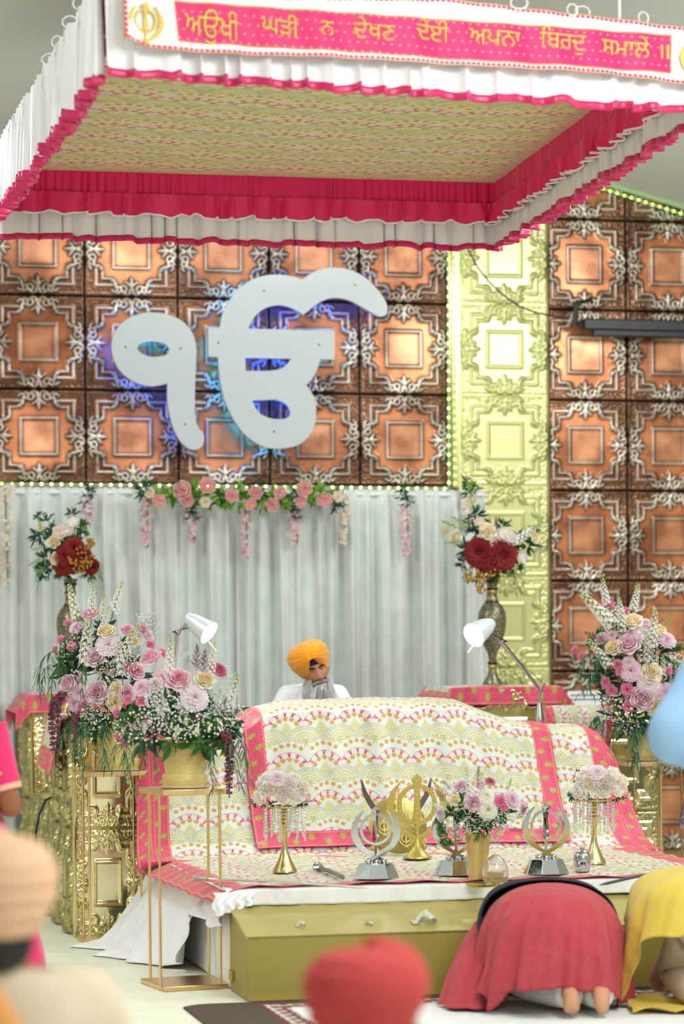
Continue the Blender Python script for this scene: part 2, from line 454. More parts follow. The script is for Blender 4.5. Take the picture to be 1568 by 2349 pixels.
one_out = corner([[(340, 688), (290, 700), (240, 703), (160, 680), (90, 628), (50, 560), (36, 490), (48, 425), (85, 370), (150, 325), (225, 306), (300, 308), (370, 325), (430, 360), (470, 410), (490, 460), (497, 510)],
                  [(497, 510), (492, 600), (488, 740), (488, 850), (495, 900), (510, 935), (532, 960), (538, 995), (528, 1030), (505, 1047), (465, 1046), (420, 1015), (385, 960), (360, 890), (342, 790), (340, 688)]])
one_hole = sp([(176, 500), (190, 475), (235, 461), (290, 463), (335, 480), (352, 510), (335, 535), (290, 545), (240, 544), (195, 525)])
sg = thing('wall_sign', 'large white cut-out symbol sign with blue glow mounted on the copper tiles', 'sign', R(*RV(560, 830, VS)))
wp(curve_plate('symbol_numeral', [Z1(one_out), Z1(one_hole)], VS, .03, M_sign), sg)
om_out = corner([[(563, 388), (626, 388)], [(626, 388), (640, 310), (680, 235), (740, 165), (820, 118), (905, 99), (1000, 104), (1075, 124)],
                 [(1075, 124), (1140, 82), (1210, 62), (1300, 64), (1385, 95), (1450, 145), (1510, 215), (1534, 270), (1530, 310), (1505, 324), (1478, 318)],
                 [(1478, 318), (1410, 280), (1350, 245), (1290, 226), (1230, 224), (1170, 245), (1120, 280), (1078, 314)],
                 [(1078, 314), (1020, 280), (960, 263), (900, 268), (850, 292), (805, 335), (778, 392)],
                 [(778, 392), (1246, 405)], [(1246, 405), (1246, 558)], [(1246, 558), (1172, 556)],
                 [(1172, 556), (1150, 620), (1125, 665), (1094, 698)],
                 [(1094, 698), (1128, 750), (1144, 810), (1144, 890), (1120, 960), (1065, 1015), (1000, 1038), (920, 1043), (850, 1028), (770, 975), (710, 900), (660, 800), (630, 690), (615, 545)],
                 [(615, 545), (563, 542)], [(563, 542), (563, 388)]])
hole1 = corner([[(762, 549), (1016, 553)], [(1016, 553), (990, 590), (950, 612), (890, 622), (764, 624)], [(764, 624), (762, 549)]])
hole2 = corner([[(798, 781), (930, 776)], [(930, 776), (985, 800), (1008, 840), (1003, 870), (975, 883), (915, 884), (860, 865), (825, 835), (798, 781)]])
wp(curve_plate('symbol_letter', [Z1(om_out), Z1(hole1), Z1(hole2)], VS, .03, M_sign), sg)
bm_ = MB()
for x, y in [(113, 489), (413, 498), (437, 911), (867, 184), (1362, 151), (618, 467), (1167, 478), (921, 952)]:
    px, py = Z1([(x, y)])[0]; a = R(*RV(px, py, VS - .018)); b = R(*RV(px, py, VW + .01))
    bb = MB(); bb.tube([a, b], .008, 8); wp(bb.build('standoff_bolt', mat('bolt', (120, 116, 90), .4, .8)), sg)
M_blue = mat('led_blue', (40, 90, 255), .4, emit=((24, 70, 255), 26)); M_cyan = mat('led_cyan', (40, 220, 255), .4, emit=((20, 190, 255), 18))
def led_run(pts, m):
    b = MB(); b.tube([R(*RV(x, y, VS + .045)) for x, y in Z1(pts)], .006, 6); wp(b.build('led_strip', m), sg)
led_run([(70, 570), (62, 480), (95, 400)], M_blue); led_run([(110, 610), (200, 672), (320, 672)], M_blue); led_run([(368, 720), (385, 850), (420, 950), (460, 1020)], M_blue)
led_run([(668, 310), (735, 225), (810, 155)], M_cyan); led_run([(590, 410), (590, 470), (590, 520)], M_cyan); led_run([(640, 600), (665, 720), (705, 830), (780, 940), (870, 1005), (980, 1010)], M_cyan)
led_run([(170, 440), (240, 440), (320, 445), (372, 500)], M_cyan); led_run([(770, 330), (850, 265), (920, 245), (1000, 255), (1065, 285)], M_blue); led_run([(1140, 235), (1250, 205), (1360, 228), (1450, 275)], M_blue)
led_run([(1235, 420), (1235, 540)], M_cyan); led_run([(760, 520), (1030, 525)], M_blue); led_run([(780, 650), (900, 645)], M_blue); led_run([(790, 755), (950, 755), (1025, 810)], M_blue); led_run([(840, 890), (920, 905), (1000, 900)], M_blue)

# ------------------------------------------------------------------ projector screen case, cable, paper notice
pc = R(*RV(1335, 745, VR - .15)); sc_ = thing('projector_screen', 'black projector screen case on a bracket across the right copper wall', 'projector screen', pc)
b = MB(); e = R(*RV(1720, 752, VR - .15)); d = e - pc; b.box(d / 2 + Vector((0, 0, 0)), (d.length, .09, .075), math.atan2(d.y, d.x)); b.build('case', M_black, sc_, bevel=.01)
b = MB(); b.box(d / 2 + Vector((.02, 0, -.055)), (d.length - .1, .05, .04), math.atan2(d.y, d.x)); b.build('bottom_bar', M_black, sc_, bevel=.006)
b = MB(); a0 = R(*RV(1318, 742, VR - .15)) - pc; a1 = R(*RV(1322, 696, VR - .15)) - pc; a2 = R(*RV(1355, 688, VR - .05)) - pc
b.tube([a0, a1], .018, 8); b.tube([a1 + Vector((-.02, 0, 0)), a2], .013, 8); b.tube([a2, a2 + V3 * .12], .012, 8); b.tube([a0, Vector((.02, 0, 0))], .018, 8); b.build('bracket', M_black, sc_)
cb = MB(); pts = [(1068, 560), (1090, 605), (1120, 645), (1160, 682), (1200, 706), (1240, 720), (1280, 726), (1298, 731)]
cb.tube([R(*RV(x, y, VR - .16 - .0 * i)) for i, (x, y) in enumerate(cr(pts, 4))], .006, 6)
o = cb.build('power_cable', M_black); tag(o, 'thin black cable sagging from the canopy to the projector screen bracket', 'cable')
nt_ = thing('paper_notice', 'white paper notice taped low on the copper wall behind right flowers', 'notice', R(*RV(1345, 1605, VR - .03)))
wn = R(*RV(1390, 1605, VR - .03)) - R(*RV(1302, 1605, VR - .03))
b = MB(); b.box((0, 0, -.02), (wn.length, .004, .16), A); b.build('sheet', mat('paper', (226, 232, 236), .8), nt_, smooth=False)
b = MB()
for r in range(2):
    x = -.115
    while x < .1:
        L = rl(.012, .03); b.box(U3 * (x + L / 2) + V3 * -.004 + Vector((0, 0, .03 - r * .028)), (L, .002, .009), A); x += L + .006
b.build('printed_line', mat('ink', (70, 74, 84), .8), nt_, smooth=False)

# ------------------------------------------------------------------ curtain
VCU = 5.45
cl_, cr_ = RV(-40, 1300, VCU)[0], RV(1112, 1300, VCU)[0]; ztop = RV(600, 1122, VCU)[2]
nx, nz = 620, 26
u = np.linspace(cl_, cr_, nx); z = np.linspace(.02, ztop, nz); UU, ZZ = np.meshgrid(u, z)
ph = np.cumsum(.5 + rng.random(nx) * 1.0); ph = ph / ph[-1] * (cr_ - cl_) / .115 * 2 * PI
amp = np.interp(u, np.linspace(cl_, cr_, 40), .014 + .034 * rng.random(40))
drift = .25 * np.sin(UU * 3 + 1) * (ztop - ZZ)
fold = np.sin(ph)[None, :] * amp[None, :]
sharp = np.sin(ph * .5 + 1.3)[None, :] * amp[None, :] * .7 + .006 * np.sin(UU * 95 + ZZ * 1.5)
k = np.clip((ztop - ZZ) / .25, .25, 1)
dv = (fold + sharp) * k + .003 * np.sin(UU * 260) * np.clip(1 - (ztop - ZZ) / .2, 0, 1)
us = UU + .02 * np.sin(ph * .5)[None, :] * (ztop - ZZ) / ztop
zs = ZZ + np.where(ZZ > ztop - .01, .004 * np.sin(UU * 130), 0)
Vc = np.stack([S0[0] + us * CA - (VCU + dv) * SA, S0[1] + us * SA + (VCU + dv) * CA, zs], -1)
M_cur = mat('ivory_voile', (204, 211, 208), .75, sheen=.2, mottle=(7, (193, 200, 197)))
ct = thing('backdrop_curtain', 'gathered ivory backdrop curtain hanging on a rail below the copper tiles', 'curtain', R((cl_ + cr_) / 2, VCU))
wp(np_grid('cloth', Vc, M_cur, thick=.002), ct)
b = MB(); b.tube([R(cl_, VCU + .01, ztop - .03), R(cr_ + .02, VCU + .01, ztop - .03)], .014, 10); wp(b.build('rail', mat('rail_white', (214, 216, 216), .5), ct), ct)
for uu in (cl_ + .1, (cl_ + cr_) / 2, cr_ - .02):
    b = MB(); b.tube([R(uu, VCU + .05, 0.0), R(uu, VCU + .05, ztop - .03)], .016, 8); wp(b.build('upright_pole', mat('rail_white'), ct), ct)
# ------------------------------------------------------------------ embroidered textile, drawn as a function of cloth coordinates in metres
cWH, cPK, cLP = np.array(lin((208, 214, 206))), np.array(lin((208, 12, 106))), np.array(lin((255, 176, 208)))
cGD, cGR, cGY, cOL = np.array(lin((186, 142, 60))), np.array(lin((186, 182, 88))), np.array(lin((160, 172, 172))), np.array(lin((160, 142, 66)))
cEM = np.array(lin((216, 150, 100)))
def put(C, c, a): C += (c - C) * np.clip(a, 0, 1)[..., None]
def sm(d, w_, e): return np.clip((w_ - d) / e + .5, 0, 1)    # 1 inside distance w, soft edge e
def scallop(U, V, W=.19, HT=.2, base=cWH):
    U, V = np.broadcast_arrays(U, V)
    C = np.zeros(U.shape + (3,)) + base
    x = (U / W) - np.floor(U / W) - .5; row = np.floor(V / HT); y = V / HT - row
    e = .02
    def cir(cx, cy): return np.hypot(x - cx, (y - cy) * HT / W)
    # lattice domes at the cell sides, over them the leaf sprays and the coin rows
    xs = np.where(x > 0, x - .5, x + .5)
    rs = np.hypot(xs, (y - .16) * HT / W)
    dome = (rs < .46) & (y > .22)
    g1 = np.abs(((rs * 11) % 1) - .5); ang = np.arctan2(y - .16, xs); g2 = np.abs(((ang * 5.2) % 1) - .5)
    put(C, cGR, (np.maximum(sm(g1, .17, .12), sm(g2, .16, .12)) * .8) * dome)
    put(C, cGY, sm(np.abs(rs - .47), .012, e) * (y > .2))
    put(C, cGY, sm(np.abs(rs - .51), .008, e) * (y > .2))
    # fan between the domes
    fx, fy = x, y - .30
    fan = (np.abs(fx) < .16 * np.clip(1 - (fy - .2) / .2, 0, 1)) & (fy > 0) & (fy < .40) & (np.abs(fx) < .9 * fy + .01)
    put(C, cGR, fan * (.35 + .5 * (np.abs(((np.arctan2(fx, fy + .02) * 9) % 1) - .5) < .25)))
    # leafy flower low at the sides
    a5 = np.arctan2(y - .19, xs); r5 = np.hypot(xs, (y - .19))
    put(C, cGR * .92, sm(r5, .07 + .05 * np.cos(a5 * 6), .02) * .9)
    for sx in (-1, 1):
        for q in range(4):
            lx, ly = sx * (.16 + .05 * q), .19 + .045 * (q % 2)
            put(C, cGD, sm(np.abs(np.hypot((xs - lx), (y - ly) * 1.6) - .026), .009, .01) * .8)
    # main arch
    r = cir(0, .48); up = y > .50
    put(C, cGY, sm(np.abs(r - .565), .010, e) * up); put(C, cGY, sm(np.abs(r - .40), .008, e) * up)
    put(C, cLP, ((r > .43) & (r < .56) & up) * .18)
    th = np.arctan2((y - .48) * HT / W, x)
    # next row's outline dots, hung under the upper arch
    for q in range(-3, 4):
        t_ = PI / 2 + q * .27
        cx, cy = .66 * math.cos(t_), -.52 + .66 * math.sin(t_)
        put(C, cGD, sm(cir(cx, cy), .060, .018)); put(C, cGD * 1.3, sm(np.abs(cir(cx, cy) - .032), .008, .012))
    for q in range(-2, 3):
        t_ = PI / 2 + q * .50
        cx, cy = .36 * math.cos(t_), .48 + .36 * math.sin(t_) * W / HT
        put(C, cGD, sm(cir(cx, cy), .066, .018)); put(C, cGD * 1.3, sm(np.abs(cir(cx, cy) - .036), .008, .012))
    for q in range(-2, 3):                                   # tulips
        t_ = PI / 2 + q * .47
        bx, by = .43 * math.cos(t_), .48 + .43 * math.sin(t_) * W / HT
        lx = -(x - bx) * math.sin(t_) + (y - by) * HT / W * math.cos(t_); ly = (x - bx) * math.cos(t_) + (y - by) * HT / W * math.sin(t_)
        f = ly / .135
        tul = (f > 0) & (f < 1) & (np.abs(lx) < .022 + .046 * f ** 1.4)
        tul &= ~((f > .4) & (np.abs(np.abs(lx) - .026) < .010 * f))
        put(C, cPK, tul * 1.)
    n = (np.sin(U * 3100 + 7 * np.sin(V * 900)) * np.sin(V * 2700 + 5 * np.sin(U * 1300)))
    C *= (1 + .05 * n)[..., None]
    return np.clip(C, 0, 1)
def border(a, l, wd=.075):                                   # a: distance across the band, l: distance along it
    a, l = np.broadcast_arrays(a, l)
    C = np.zeros(a.shape + (3,)) + cPK
    for (px_, k1, k2, o) in ((.013, .5, .5, 0), (.019, .2, .9, 2), (.016, .8, .1, 5)):
        qx = (l / px_ + k1 + .25 * np.sin(a * 300 + o)) % 1 - .5; qy = (a / px_ + k2 + .25 * np.sin(l * 260 + o)) % 1 - .5
        put(C, cEM, sm(np.abs(np.hypot(qx, qy) - .30), .05, .1) * .36)
    s_ = np.floor(l / .085); side = np.where(s_ % 2 == 0, .34, .66) * wd
    lx = l - (s_ + .5) * .085; ly = a - side; rr = np.hypot(lx, ly); an = np.arctan2(ly, lx)
    put(C, cOL, sm(rr, .0165 + .003 * np.cos(an * 8), .003)); put(C, cGR, sm(np.abs(rr - .008), .002, .002) * .7)
    edge = np.minimum(a, wd - a)
    put(C, cEM, sm(np.abs(edge - .006), .0016, .001)); put(C, cPK, sm(edge, .003, .001))
    return np.clip(C, 0, 1)
M_emb = mat('embroidered_cloth', vcol=True, rough=.55, sheen=.15, bump=(420, .25, .002))

# ------------------------------------------------------------------ canopy
ZC = 4.1
K = dict(FL=onz(243, -30, ZC), BL=onz(-15, 379, ZC), BR=onz(1140, 413, ZC), FR=onz(1590, 78, ZC))
cc = (K['FL'] + K['BL'] + K['BR'] + K['FR']) / 4
M_rib = mat('magenta_ribbon', (206, 20, 96), .35, sheen=.2); M_pink = mat('hot_pink_satin', (228, 20, 100), .5, sheen=.2)
M_vwhite = mat('white_valance_satin', (240, 238, 242), .5, sheen=.2)
can = thing('canopy', 'large white and hot pink ruffled cloth canopy hung above the stage', 'canopy', cc)
fr = MB()
cs = [K['FL'], K['BL'], K['BR'], K['FR']]
for i in range(4): fr.tube([cs[i] + Vector((0, 0, .01)), cs[(i + 1) % 4] + Vector((0, 0, .01))], .016, 8)
wp(fr.build('frame_pole', mat('white_pole', (225, 226, 226), .5), can), can)
# patterned ceiling cloth
nx, ny = 430, 420
s_ = np.linspace(0, 1, nx); t_ = np.linspace(0, 1, ny); SS, TT = np.meshgrid(s_, t_)
npv = lambda v: np.array(v)
V = ((1 - SS) * (1 - TT))[..., None] * npv(K['BL']) + (SS * (1 - TT))[..., None] * npv(K['BR']) + ((1 - SS) * TT)[..., None] * npv(K['FL']) + (SS * TT)[..., None] * npv(K['FR'])
V[..., 2] += -.035 * np.sin(SS * PI) * np.sin(TT * PI) + .006 * np.sin(SS * 23 + 2) * np.sin(TT * 19) - .02
Wd, Dp = 2.75, 3.6
C = scallop(SS * Wd, TT * Dp, .29, .34, base=np.array(lin((216, 208, 160))))  # base tinted gold-olive: shading under the canopy put into the cloth colour
C = np.where((C[..., 0:1] < .5) & (C[..., 1:2] > .15), C * .72, C)
e = np.minimum(np.minimum(SS * Wd, (1 - SS) * Wd), np.minimum(TT * Dp, (1 - TT) * Dp))
put(C, np.array(lin((226, 200, 178))), (e < .09) * .6); put(C, cOL, ((e < .09) & (np.abs(((SS * Wd + TT * Dp) * 40) % 1 - .5) < .2)) * .6)
wp(np_grid('ceiling_cloth', V, M_emb, can, C), can)

def ruffle(name, p0, p1, ztop, zbot, per, amp, m, out, z_wob=.008, seed=1, gather=.35, nz=14, res=.006, trim=None, trim_h=.03, slack=0.):
    """gathered strip from p0 to p1 hanging between ztop and zbot, folds along 'out'; trim gets a ribbon on its hem"""
    r = np.random.default_rng(seed)
    p0, p1, out = np.array(p0), np.array(p1), np.array(out)
    L = np.linalg.norm((p1 - p0)[:2]); n = int(L / res); x = np.linspace(0, 1, n)
    nk = max(8, int(L / per * 2.2)); fr = np.interp(x, np.linspace(0, 1, nk), .35 + r.random(nk) ** 2 * 2.2); ph = np.cumsum(fr); ph *= (L / per) * 2 * PI / ph[-1]
    am = np.interp(x, np.linspace(0, 1, 30), .45 + r.random(30))
    f = np.tanh(1.6 * np.sin(ph)) * am; side = np.cos(ph) * am
    def surf(z0, z1, k, eps):
        t = np.linspace(0, 1, k)
        zz = z0 + (z1 - z0) * t
        d = np.clip((ztop - zz) / (ztop - zbot), 0, 1)
        g = gather + (1 - gather) * d ** .8
        base = p0[None, None, :] + (p1 - p0)[None, None, :] * x[None, :, None]
        dv = (f[None, :] * g[:, None]) * amp + .25 * amp * np.sin(ph * 2.7 + 1)[None, :] * np.clip(1.4 - d, 0, 1)[:, None] * .6
        P_ = base + dv[..., None] * out + ((side[None, :] * g[:, None]) * amp * .55)[..., None] * (p1 - p0) / L
        P_[..., 2] = zz[:, None] + (z_wob * np.interp(x, np.linspace(0, 1, 60), r2 - .5) * 2)[None, :] * d[:, None] - slack * np.sin(x * PI)[None, :] * 1.
        P_ += eps * out
        return P_
    r2 = r.random(60)
    o = wp(np_grid(name, surf(ztop, zbot, nz, 0), m, can), can)
    if trim is not None:
        b = np_grid('hem_ribbon', surf(zbot + trim_h, zbot - .002, 4, 0), trim, o)
        so = b.modifiers.new('thickness', 'SOLIDIFY'); so.thickness = .006; so.offset = 0
    return o
def outward(a, b):
    d = (b - a); n = Vector((d.y, -d.x, 0)).normalized(); m_ = (a + b) / 2 - cc
    return n if n.dot(Vector((m_.x, m_.y, 0))) > 0 else -n
E_ = [(K['FL'], K['FR']), (K['BL'], K['BR']), (K['FL'], K['BL']), (K['FR'], K['BR'])]
ofs = [outward(*e_) for e_ in E_]
zb = [3.755, 3.715, 3.73, 3.73]
for i, (a, b) in enumerate(E_):
    o = ofs[i]; ext = (b - a).normalized() * .02
    ruffle('valance', a - ext + o * .03, b + ext + o * .03, 4.12, zb[i], .105 if i else .12, .026 if i in (0, 1) else .04, M_vwhite, o, seed=10 + i, trim=M_rib, res=.0055, z_wob=.012)
    if i == 0: continue
    ruffle('lining_band', a - o * .02, b - o * .02, 4.08, 3.955, .04, .006, M_pink, o, seed=20 + i, gather=.8, nz=8, z_wob=.002)
    ruffle('lining_flounce', a - o * .035, b - o * .035, 3.965, 3.85, .13, .03, M_pink, -o, seed=30 + i, gather=.15, nz=10, trim=mat('white_piping', (244, 232, 236), .6), trim_h=.008, z_wob=.012)
# ties and loops of the frame, suspension cord
for (px, py) in ((180, 12), (160, 55), (130, 100), (115, 140), (1190, 12), (1312, 28), (1335, 33), (1475, 46)):
    p = onz(px, py + 6, ZC + .02); q = [p + Vector((.03 * math.cos(t) * (1 + .3 * math.sin(px)), .02 * math.sin(t), .03 * math.sin(t) + .02)) for t in np.linspace(0, 2 * PI, 10)]
    b = MB(); b.tube(q, .0035, 5); wp(b.build('tie_loop', M_white, can), can)
for p in (onz(1420, 50, ZC + .01), onz(243, -30, ZC), K['BL'], K['BR']):
    b = MB(); b.tube([p, Vector((p.x, p.y, ceil_z(uv(p)[0]) + .03))], .006, 6); wp(b.build('suspension_cord', M_white, can), can)
# banner across the front edge
ob = ofs[0]; fd = (K['FR'] - K['FL']).normalized()
pl0 = K['FL'] + ob * .075                                    # banner plane through the front edge
nb = ob
def onB(px, py):
    a, b_ = ab(px, py); d = Vector((a / F, 1, -b_ / F)); o = Vector((0, 0, H))
    return o + d * ((pl0 - o).dot(nb) / d.dot(nb))
def bxz(px, py):
    p = onB(px, py) - pl0; return p.dot(fd), p.z
bo = [(278, -14), (1010, -4), (1200, 19), (1400, 42), (1600, 68), (1655, 75), (1655, 207), (1600, 199), (1400, 172), (1000, 147), (700, 132), (450, 122), (340, 113), (300, 100), (288, 92), (284, 50)]
bq = [bxz(*p) for p in bo]
xs = [q[0] for q in bq]; 
top = sorted([q for q in bq[:6]]); bot = sorted([q for q in bq[6:15]])
nx, nz = 900, 120
gx = np.linspace(min(xs) + .002, max(xs), nx); zt = np.interp(gx, [q[0] for q in top], [q[1] for q in top]); zbm = np.interp(gx, [q[0] for q in bot], [q[1] for q in bot])
GX = np.repeat(gx[None], nz, 0); GT = np.linspace(0, 1, nz)[:, None]; GZ = zbm + (zt - zbm) * GT
wav = .010 * np.sin(GX * 7 + 1) * (1 - GT) + .006 * np.sin(GX * 17) * (1 - GT) + .006 * np.cos(GX * 31 + GZ * 9)
Vb = np.array(pl0) + GX[..., None] * np.array(fd) * np.array([1, 1, 0]) + np.stack([0 * GX, 0 * GX, GZ], -1) + (wav + .012)[..., None] * np.array(ob)
Cb = np.zeros(GX.shape + (3,)) + np.array(lin((240, 240, 238)))
dots = lambda d, o: np.hypot(((GX + (np.floor(GZ / d) % 2) * d / 2) / d % 1 - .5), (GZ / d % 1 - .5))
put(Cb, cGD, sm(dots(.036, 0), .075, .05))
pk = [bxz(397, 4), bxz(1536, 82), bxz(1538, 168), bxz(407, 96)]
def inside_poly(X, Z, poly):
    r = np.zeros(X.shape, bool)
    k = len(poly)
    for i in range(k):
        (x1, y1), (x2, y2) = poly[i], poly[(i + 1) % k]
        c_ = ((y1 > Z) != (y2 > Z)) & (X < (x2 - x1) * (Z - y1) / (y2 - y1 + 1e-12) + x1); r ^= c_
    return r
def polydist(X, Z, poly, closed=True):
    return polyd(X, Z, list(poly) + ([poly[0]] if closed else []))
ins = inside_poly(GX, GZ, pk)
put(Cb, np.array(lin((224, 22, 108))), ins * 1.)
put(Cb, np.array(lin((240, 205, 130))), ins * sm(dots(.036, 0), .085, .05))
put(Cb, cGD, sm(polydist(GX, GZ, pk), .003, .002))
eb = np.minimum(GZ - zbm, zt - GZ)
eb = np.minimum(eb, GX - gx[0])
al = np.where(GX - gx[0] < .03, GZ, GX)
put(Cb, np.array(lin((214, 34, 92))), ((eb > .005) & (eb < .018) & (np.hypot((al / .022 % 1 - .5) * .022, eb - .008) < .0095)) * 1.)
put(Cb, cGD * .9, sm(eb, .004, .002))
ban = wp(np_grid('banner', Vb, mat('banner_cloth', vcol=True, rough=.55, sheen=.15), can, Cb, thick=.004), can)
ban['label'] = 'white and pink banner with gold embroidered lettering'

# padded gold lettering: glyph outlines of the built-in script font turned into raised relief
M_letter = mat('gold_glitter', (246, 214, 116), .45, .15, bump=(700, .9, .003))
def glyph_contours(text):
    c_ = bpy.data.curves.new('t', 'FONT'); c_.body = text; c_.size = 1
    o = bpy.data.objects.new('t', c_); COL.objects.link(o)
    cv = o.to_curve(bpy.context.evaluated_depsgraph_get()); out = []
    for s in cv.splines:
        bp = s.bezier_points; n = len(bp); pts = []
        for i in range(n):
            p0, h0 = np.array(bp[i].co)[:2], np.array(bp[i].handle_right)[:2]
            h1, p1 = np.array(bp[(i + 1) % n].handle_left)[:2], np.array(bp[(i + 1) % n].co)[:2]
            for k in (0, .25, .5, .75): pts.append(p0 * (1 - k) ** 3 + 3 * h0 * k * (1 - k) ** 2 + 3 * h1 * k * k * (1 - k) + p1 * k ** 3)
        if n: out.append(np.array(pts))
    o.to_curve_clear(); bpy.data.objects.remove(o); bpy.data.curves.remove(c_)
    return out
def winding(X, Y, polys):
    Wn = np.zeros(X.shape, int)
    for p in polys:
        for (x1, y1), (x2, y2) in zip(p, np.roll(p, -1, 0)):
            if y1 == y2: continue
            xi = x1 + (Y - y1) * (x2 - x1) / (y2 - y1)
            up = (y1 <= Y) & (y2 > Y) & (xi > X); dn = (y2 <= Y) & (y1 > Y) & (xi > X)
            Wn += up.astype(int) - dn.astype(int)
    return Wn
def field_mesh(name, Fd, xs, ys, to3, hgt, m, parent):      # marching squares solid cap where Fd > 0
    ny, nx = Fd.shape; verts, faces, vid = [], [], {}
    def vert(key, x, y, f):
        if key not in vid:
            vid[key] = len(verts); verts.append(to3(x, y, hgt * min(1, max(0, f)) ** .6))
        return vid[key]
    for j in range(ny - 1):
        for i in range(nx - 1):
            q = [(i, j), (i + 1, j), (i + 1, j + 1), (i, j + 1)]; f = [Fd[b_, a_] for a_, b_ in q]
            if max(f) <= 0: continue
            poly = []
            for k in range(4):
                a_, b_ = q[k], q[(k + 1) % 4]; fa, fb_ = f[k], f[(k + 1) % 4]
                if fa > 0: poly.append(vert(a_, xs[a_[0]], ys[a_[1]], fa))
                if (fa > 0) != (fb_ > 0):
                    t = fa / (fa - fb_); key = (min(a_, b_), max(a_, b_))
                    poly.append(vert(key, xs[a_[0]] + t * (xs[b_[0]] - xs[a_[0]]), ys[a_[1]] + t * (ys[b_[1]] - ys[a_[1]]), 0))
            if len(poly) > 2: faces.append(tuple(poly))
    me = bpy.data.meshes.new(name); me.from_pydata([tuple(v) for v in verts], [], faces); me.update(); me.shade_smooth()
    return link(name, me, m, parent)
def onban(x, z, h): 
    wv = .010 * math.sin(x * 7 + 1) * .5 + .006 * math.sin(x * 17) * .5 + .006 * math.cos(x * 31 + z * 9)
    return pl0 + Vector((fd.x, fd.y, 0)) * x + Vector((0, 0, z)) + ob * (.012 + wv + .001 + h)
words = [("ਅਉਖੀ", (420, 33), (545, 53), 47), ("ਘੜੀ", (595, 41), (682, 55), 35), ("ਨ", (728, 52), (762, 55), 31), ("ਦੇਖਣ", (805, 55), (903, 62), 35), ("ਦੇਈ", (950, 57), (1027, 66), 35),
         ("ਅਪਨਾ", (1072, 66), (1190, 78), 36), ("\u0A3Fਬਰਦੁ", (1233, 77), (1338, 86), 36), ("ਸਮਾਲੇ", (1375, 92), (1485, 103), 36), ("॥", (1513, 104), (1531, 105), 34)]
def box3(M_): # small blur
    Mp = np.pad(M_.astype(float), 1); return sum(Mp[1 + i:Mp.shape[0] - 1 + i, 1 + j:Mp.shape[1] - 1 + j] for i in (-1, 0, 1) for j in (-1, 0, 1)) / 9
for wtxt, pa, pb_, hh in words:
    cs_ = glyph_contours(wtxt)
    al_ = np.concatenate(cs_); x0, x1 = al_[:, 0].min(), al_[:, 0].max()
    y0, y1 = al_[:, 1].min(), al_[:, 1].max()
    res = 110 if x1 - x0 > .9 else 110
    gx_ = np.arange(x0 - .09, x1 + .09, 1 / 70); gy_ = np.arange(y0 - .09, y1 + .09, 1 / 70); XX, YY = np.meshgrid(gx_, gy_)
    inside = winding(XX + 1e-5, YY + 1e-5, cs_) != 0
    fld = box3(box3(inside)) - .30
    A_ = Vector((*bxz(*pa), 0)); B_ = Vector((*bxz(*pb_), 0)); sx = (B_.x - A_.x) / (x1 - x0); slope = (B_.y - A_.y) / (B_.x - A_.x)
    sz = hh * 10.4 / F / .62                                # headline to foot of a letter is about .62 em
    head = .60
    def to3(x, y, h): 
        X_ = A_.x + (x - x0) * sx; return onban(X_, A_.y + slope * (X_ - A_.x) + (y - head) * sz, h) - pl0
    o = field_mesh('lettering', fld * 1.6, gx_, gy_, to3, .009, M_letter, ban)
    o.matrix_parent_inverse = Matrix.Translation(pl0)

# the crossed-blade emblem, radius of its ring = 1
SWORD = [(0, 1.48), (.27, 1.2), (.2, .98), (.15, .75), (.13, .3), (.2, -.72), (.08, -.80), (.08, -1.9), (-.08, -1.9), (-.08, -.80), (-.2, -.72), (-.13, .3), (-.15, .75), (-.2, .98), (-.27, 1.2)]
KO = cr([(-.72, 1.18), (-1.2, .75), (-1.5, .1), (-1.48, -.5), (-1.18, -1.08), (-.62, -1.5), (0, -1.82), (.32, -1.98)], 5)
KI = cr([(-.72, 1.18), (-1.0, .68), (-1.14, .1), (-1.10, -.42), (-.86, -.9), (-.46, -1.3), (.06, -1.62), (.36, -1.80)], 5)
def emblem(mb, o, ux, uy, r, th, balls=0., ringw=.17, thick=.6):
    o, ux, uy = Vector(o), Vector(ux).normalized(), Vector(uy).normalized(); nn = ux.cross(uy)
    X, Y = ux * r, uy * r
    ang = np.linspace(0, 2 * PI, 41)[:-1]
    mb.strip([(math.cos(a), math.sin(a)) for a in ang], [((1 - ringw) * math.cos(a), (1 - ringw) * math.sin(a)) for a in ang], o, X, Y, th * thick, closed=True)
    mb.prism(SWORD, o + nn * th * .05, X, Y, th)
    for s, e in ((1, .12), (-1, -.12)):
        mb.strip([(x * s, y) for x, y in KO], [(x * s, y) for x, y in KI], o + nn * th * e, X, Y, th * thick)
    if balls:
        for x, y in ((-.42, -2.02), (.42, -2.02), (0, -2.08)): mb.ball(o + X * x + Y * y, balls, 12, 8)
eb_ = MB(); e0 = onB(330, 50); emblem(eb_, e0 - pl0 + ob * .02, Vector((fd.x, fd.y, 0)), (0, 0, 1), 28 * 10.3 / F, .012, ringw=.22)
e_o = eb_.build('emblem', M_letter, ban, smooth=False); e_o.matrix_parent_inverse = Matrix.Translation(pl0)
eb_ = MB(); e0 = onB(1592, 132); emblem(eb_, e0 - pl0 + ob * .02, Vector((fd.x, fd.y, 0)), (0, 0, 1), 28 * 10.9 / F, .012, ringw=.22)
e_o = eb_.build('emblem', M_letter, ban, smooth=False); e_o.matrix_parent_inverse = Matrix.Translation(pl0)

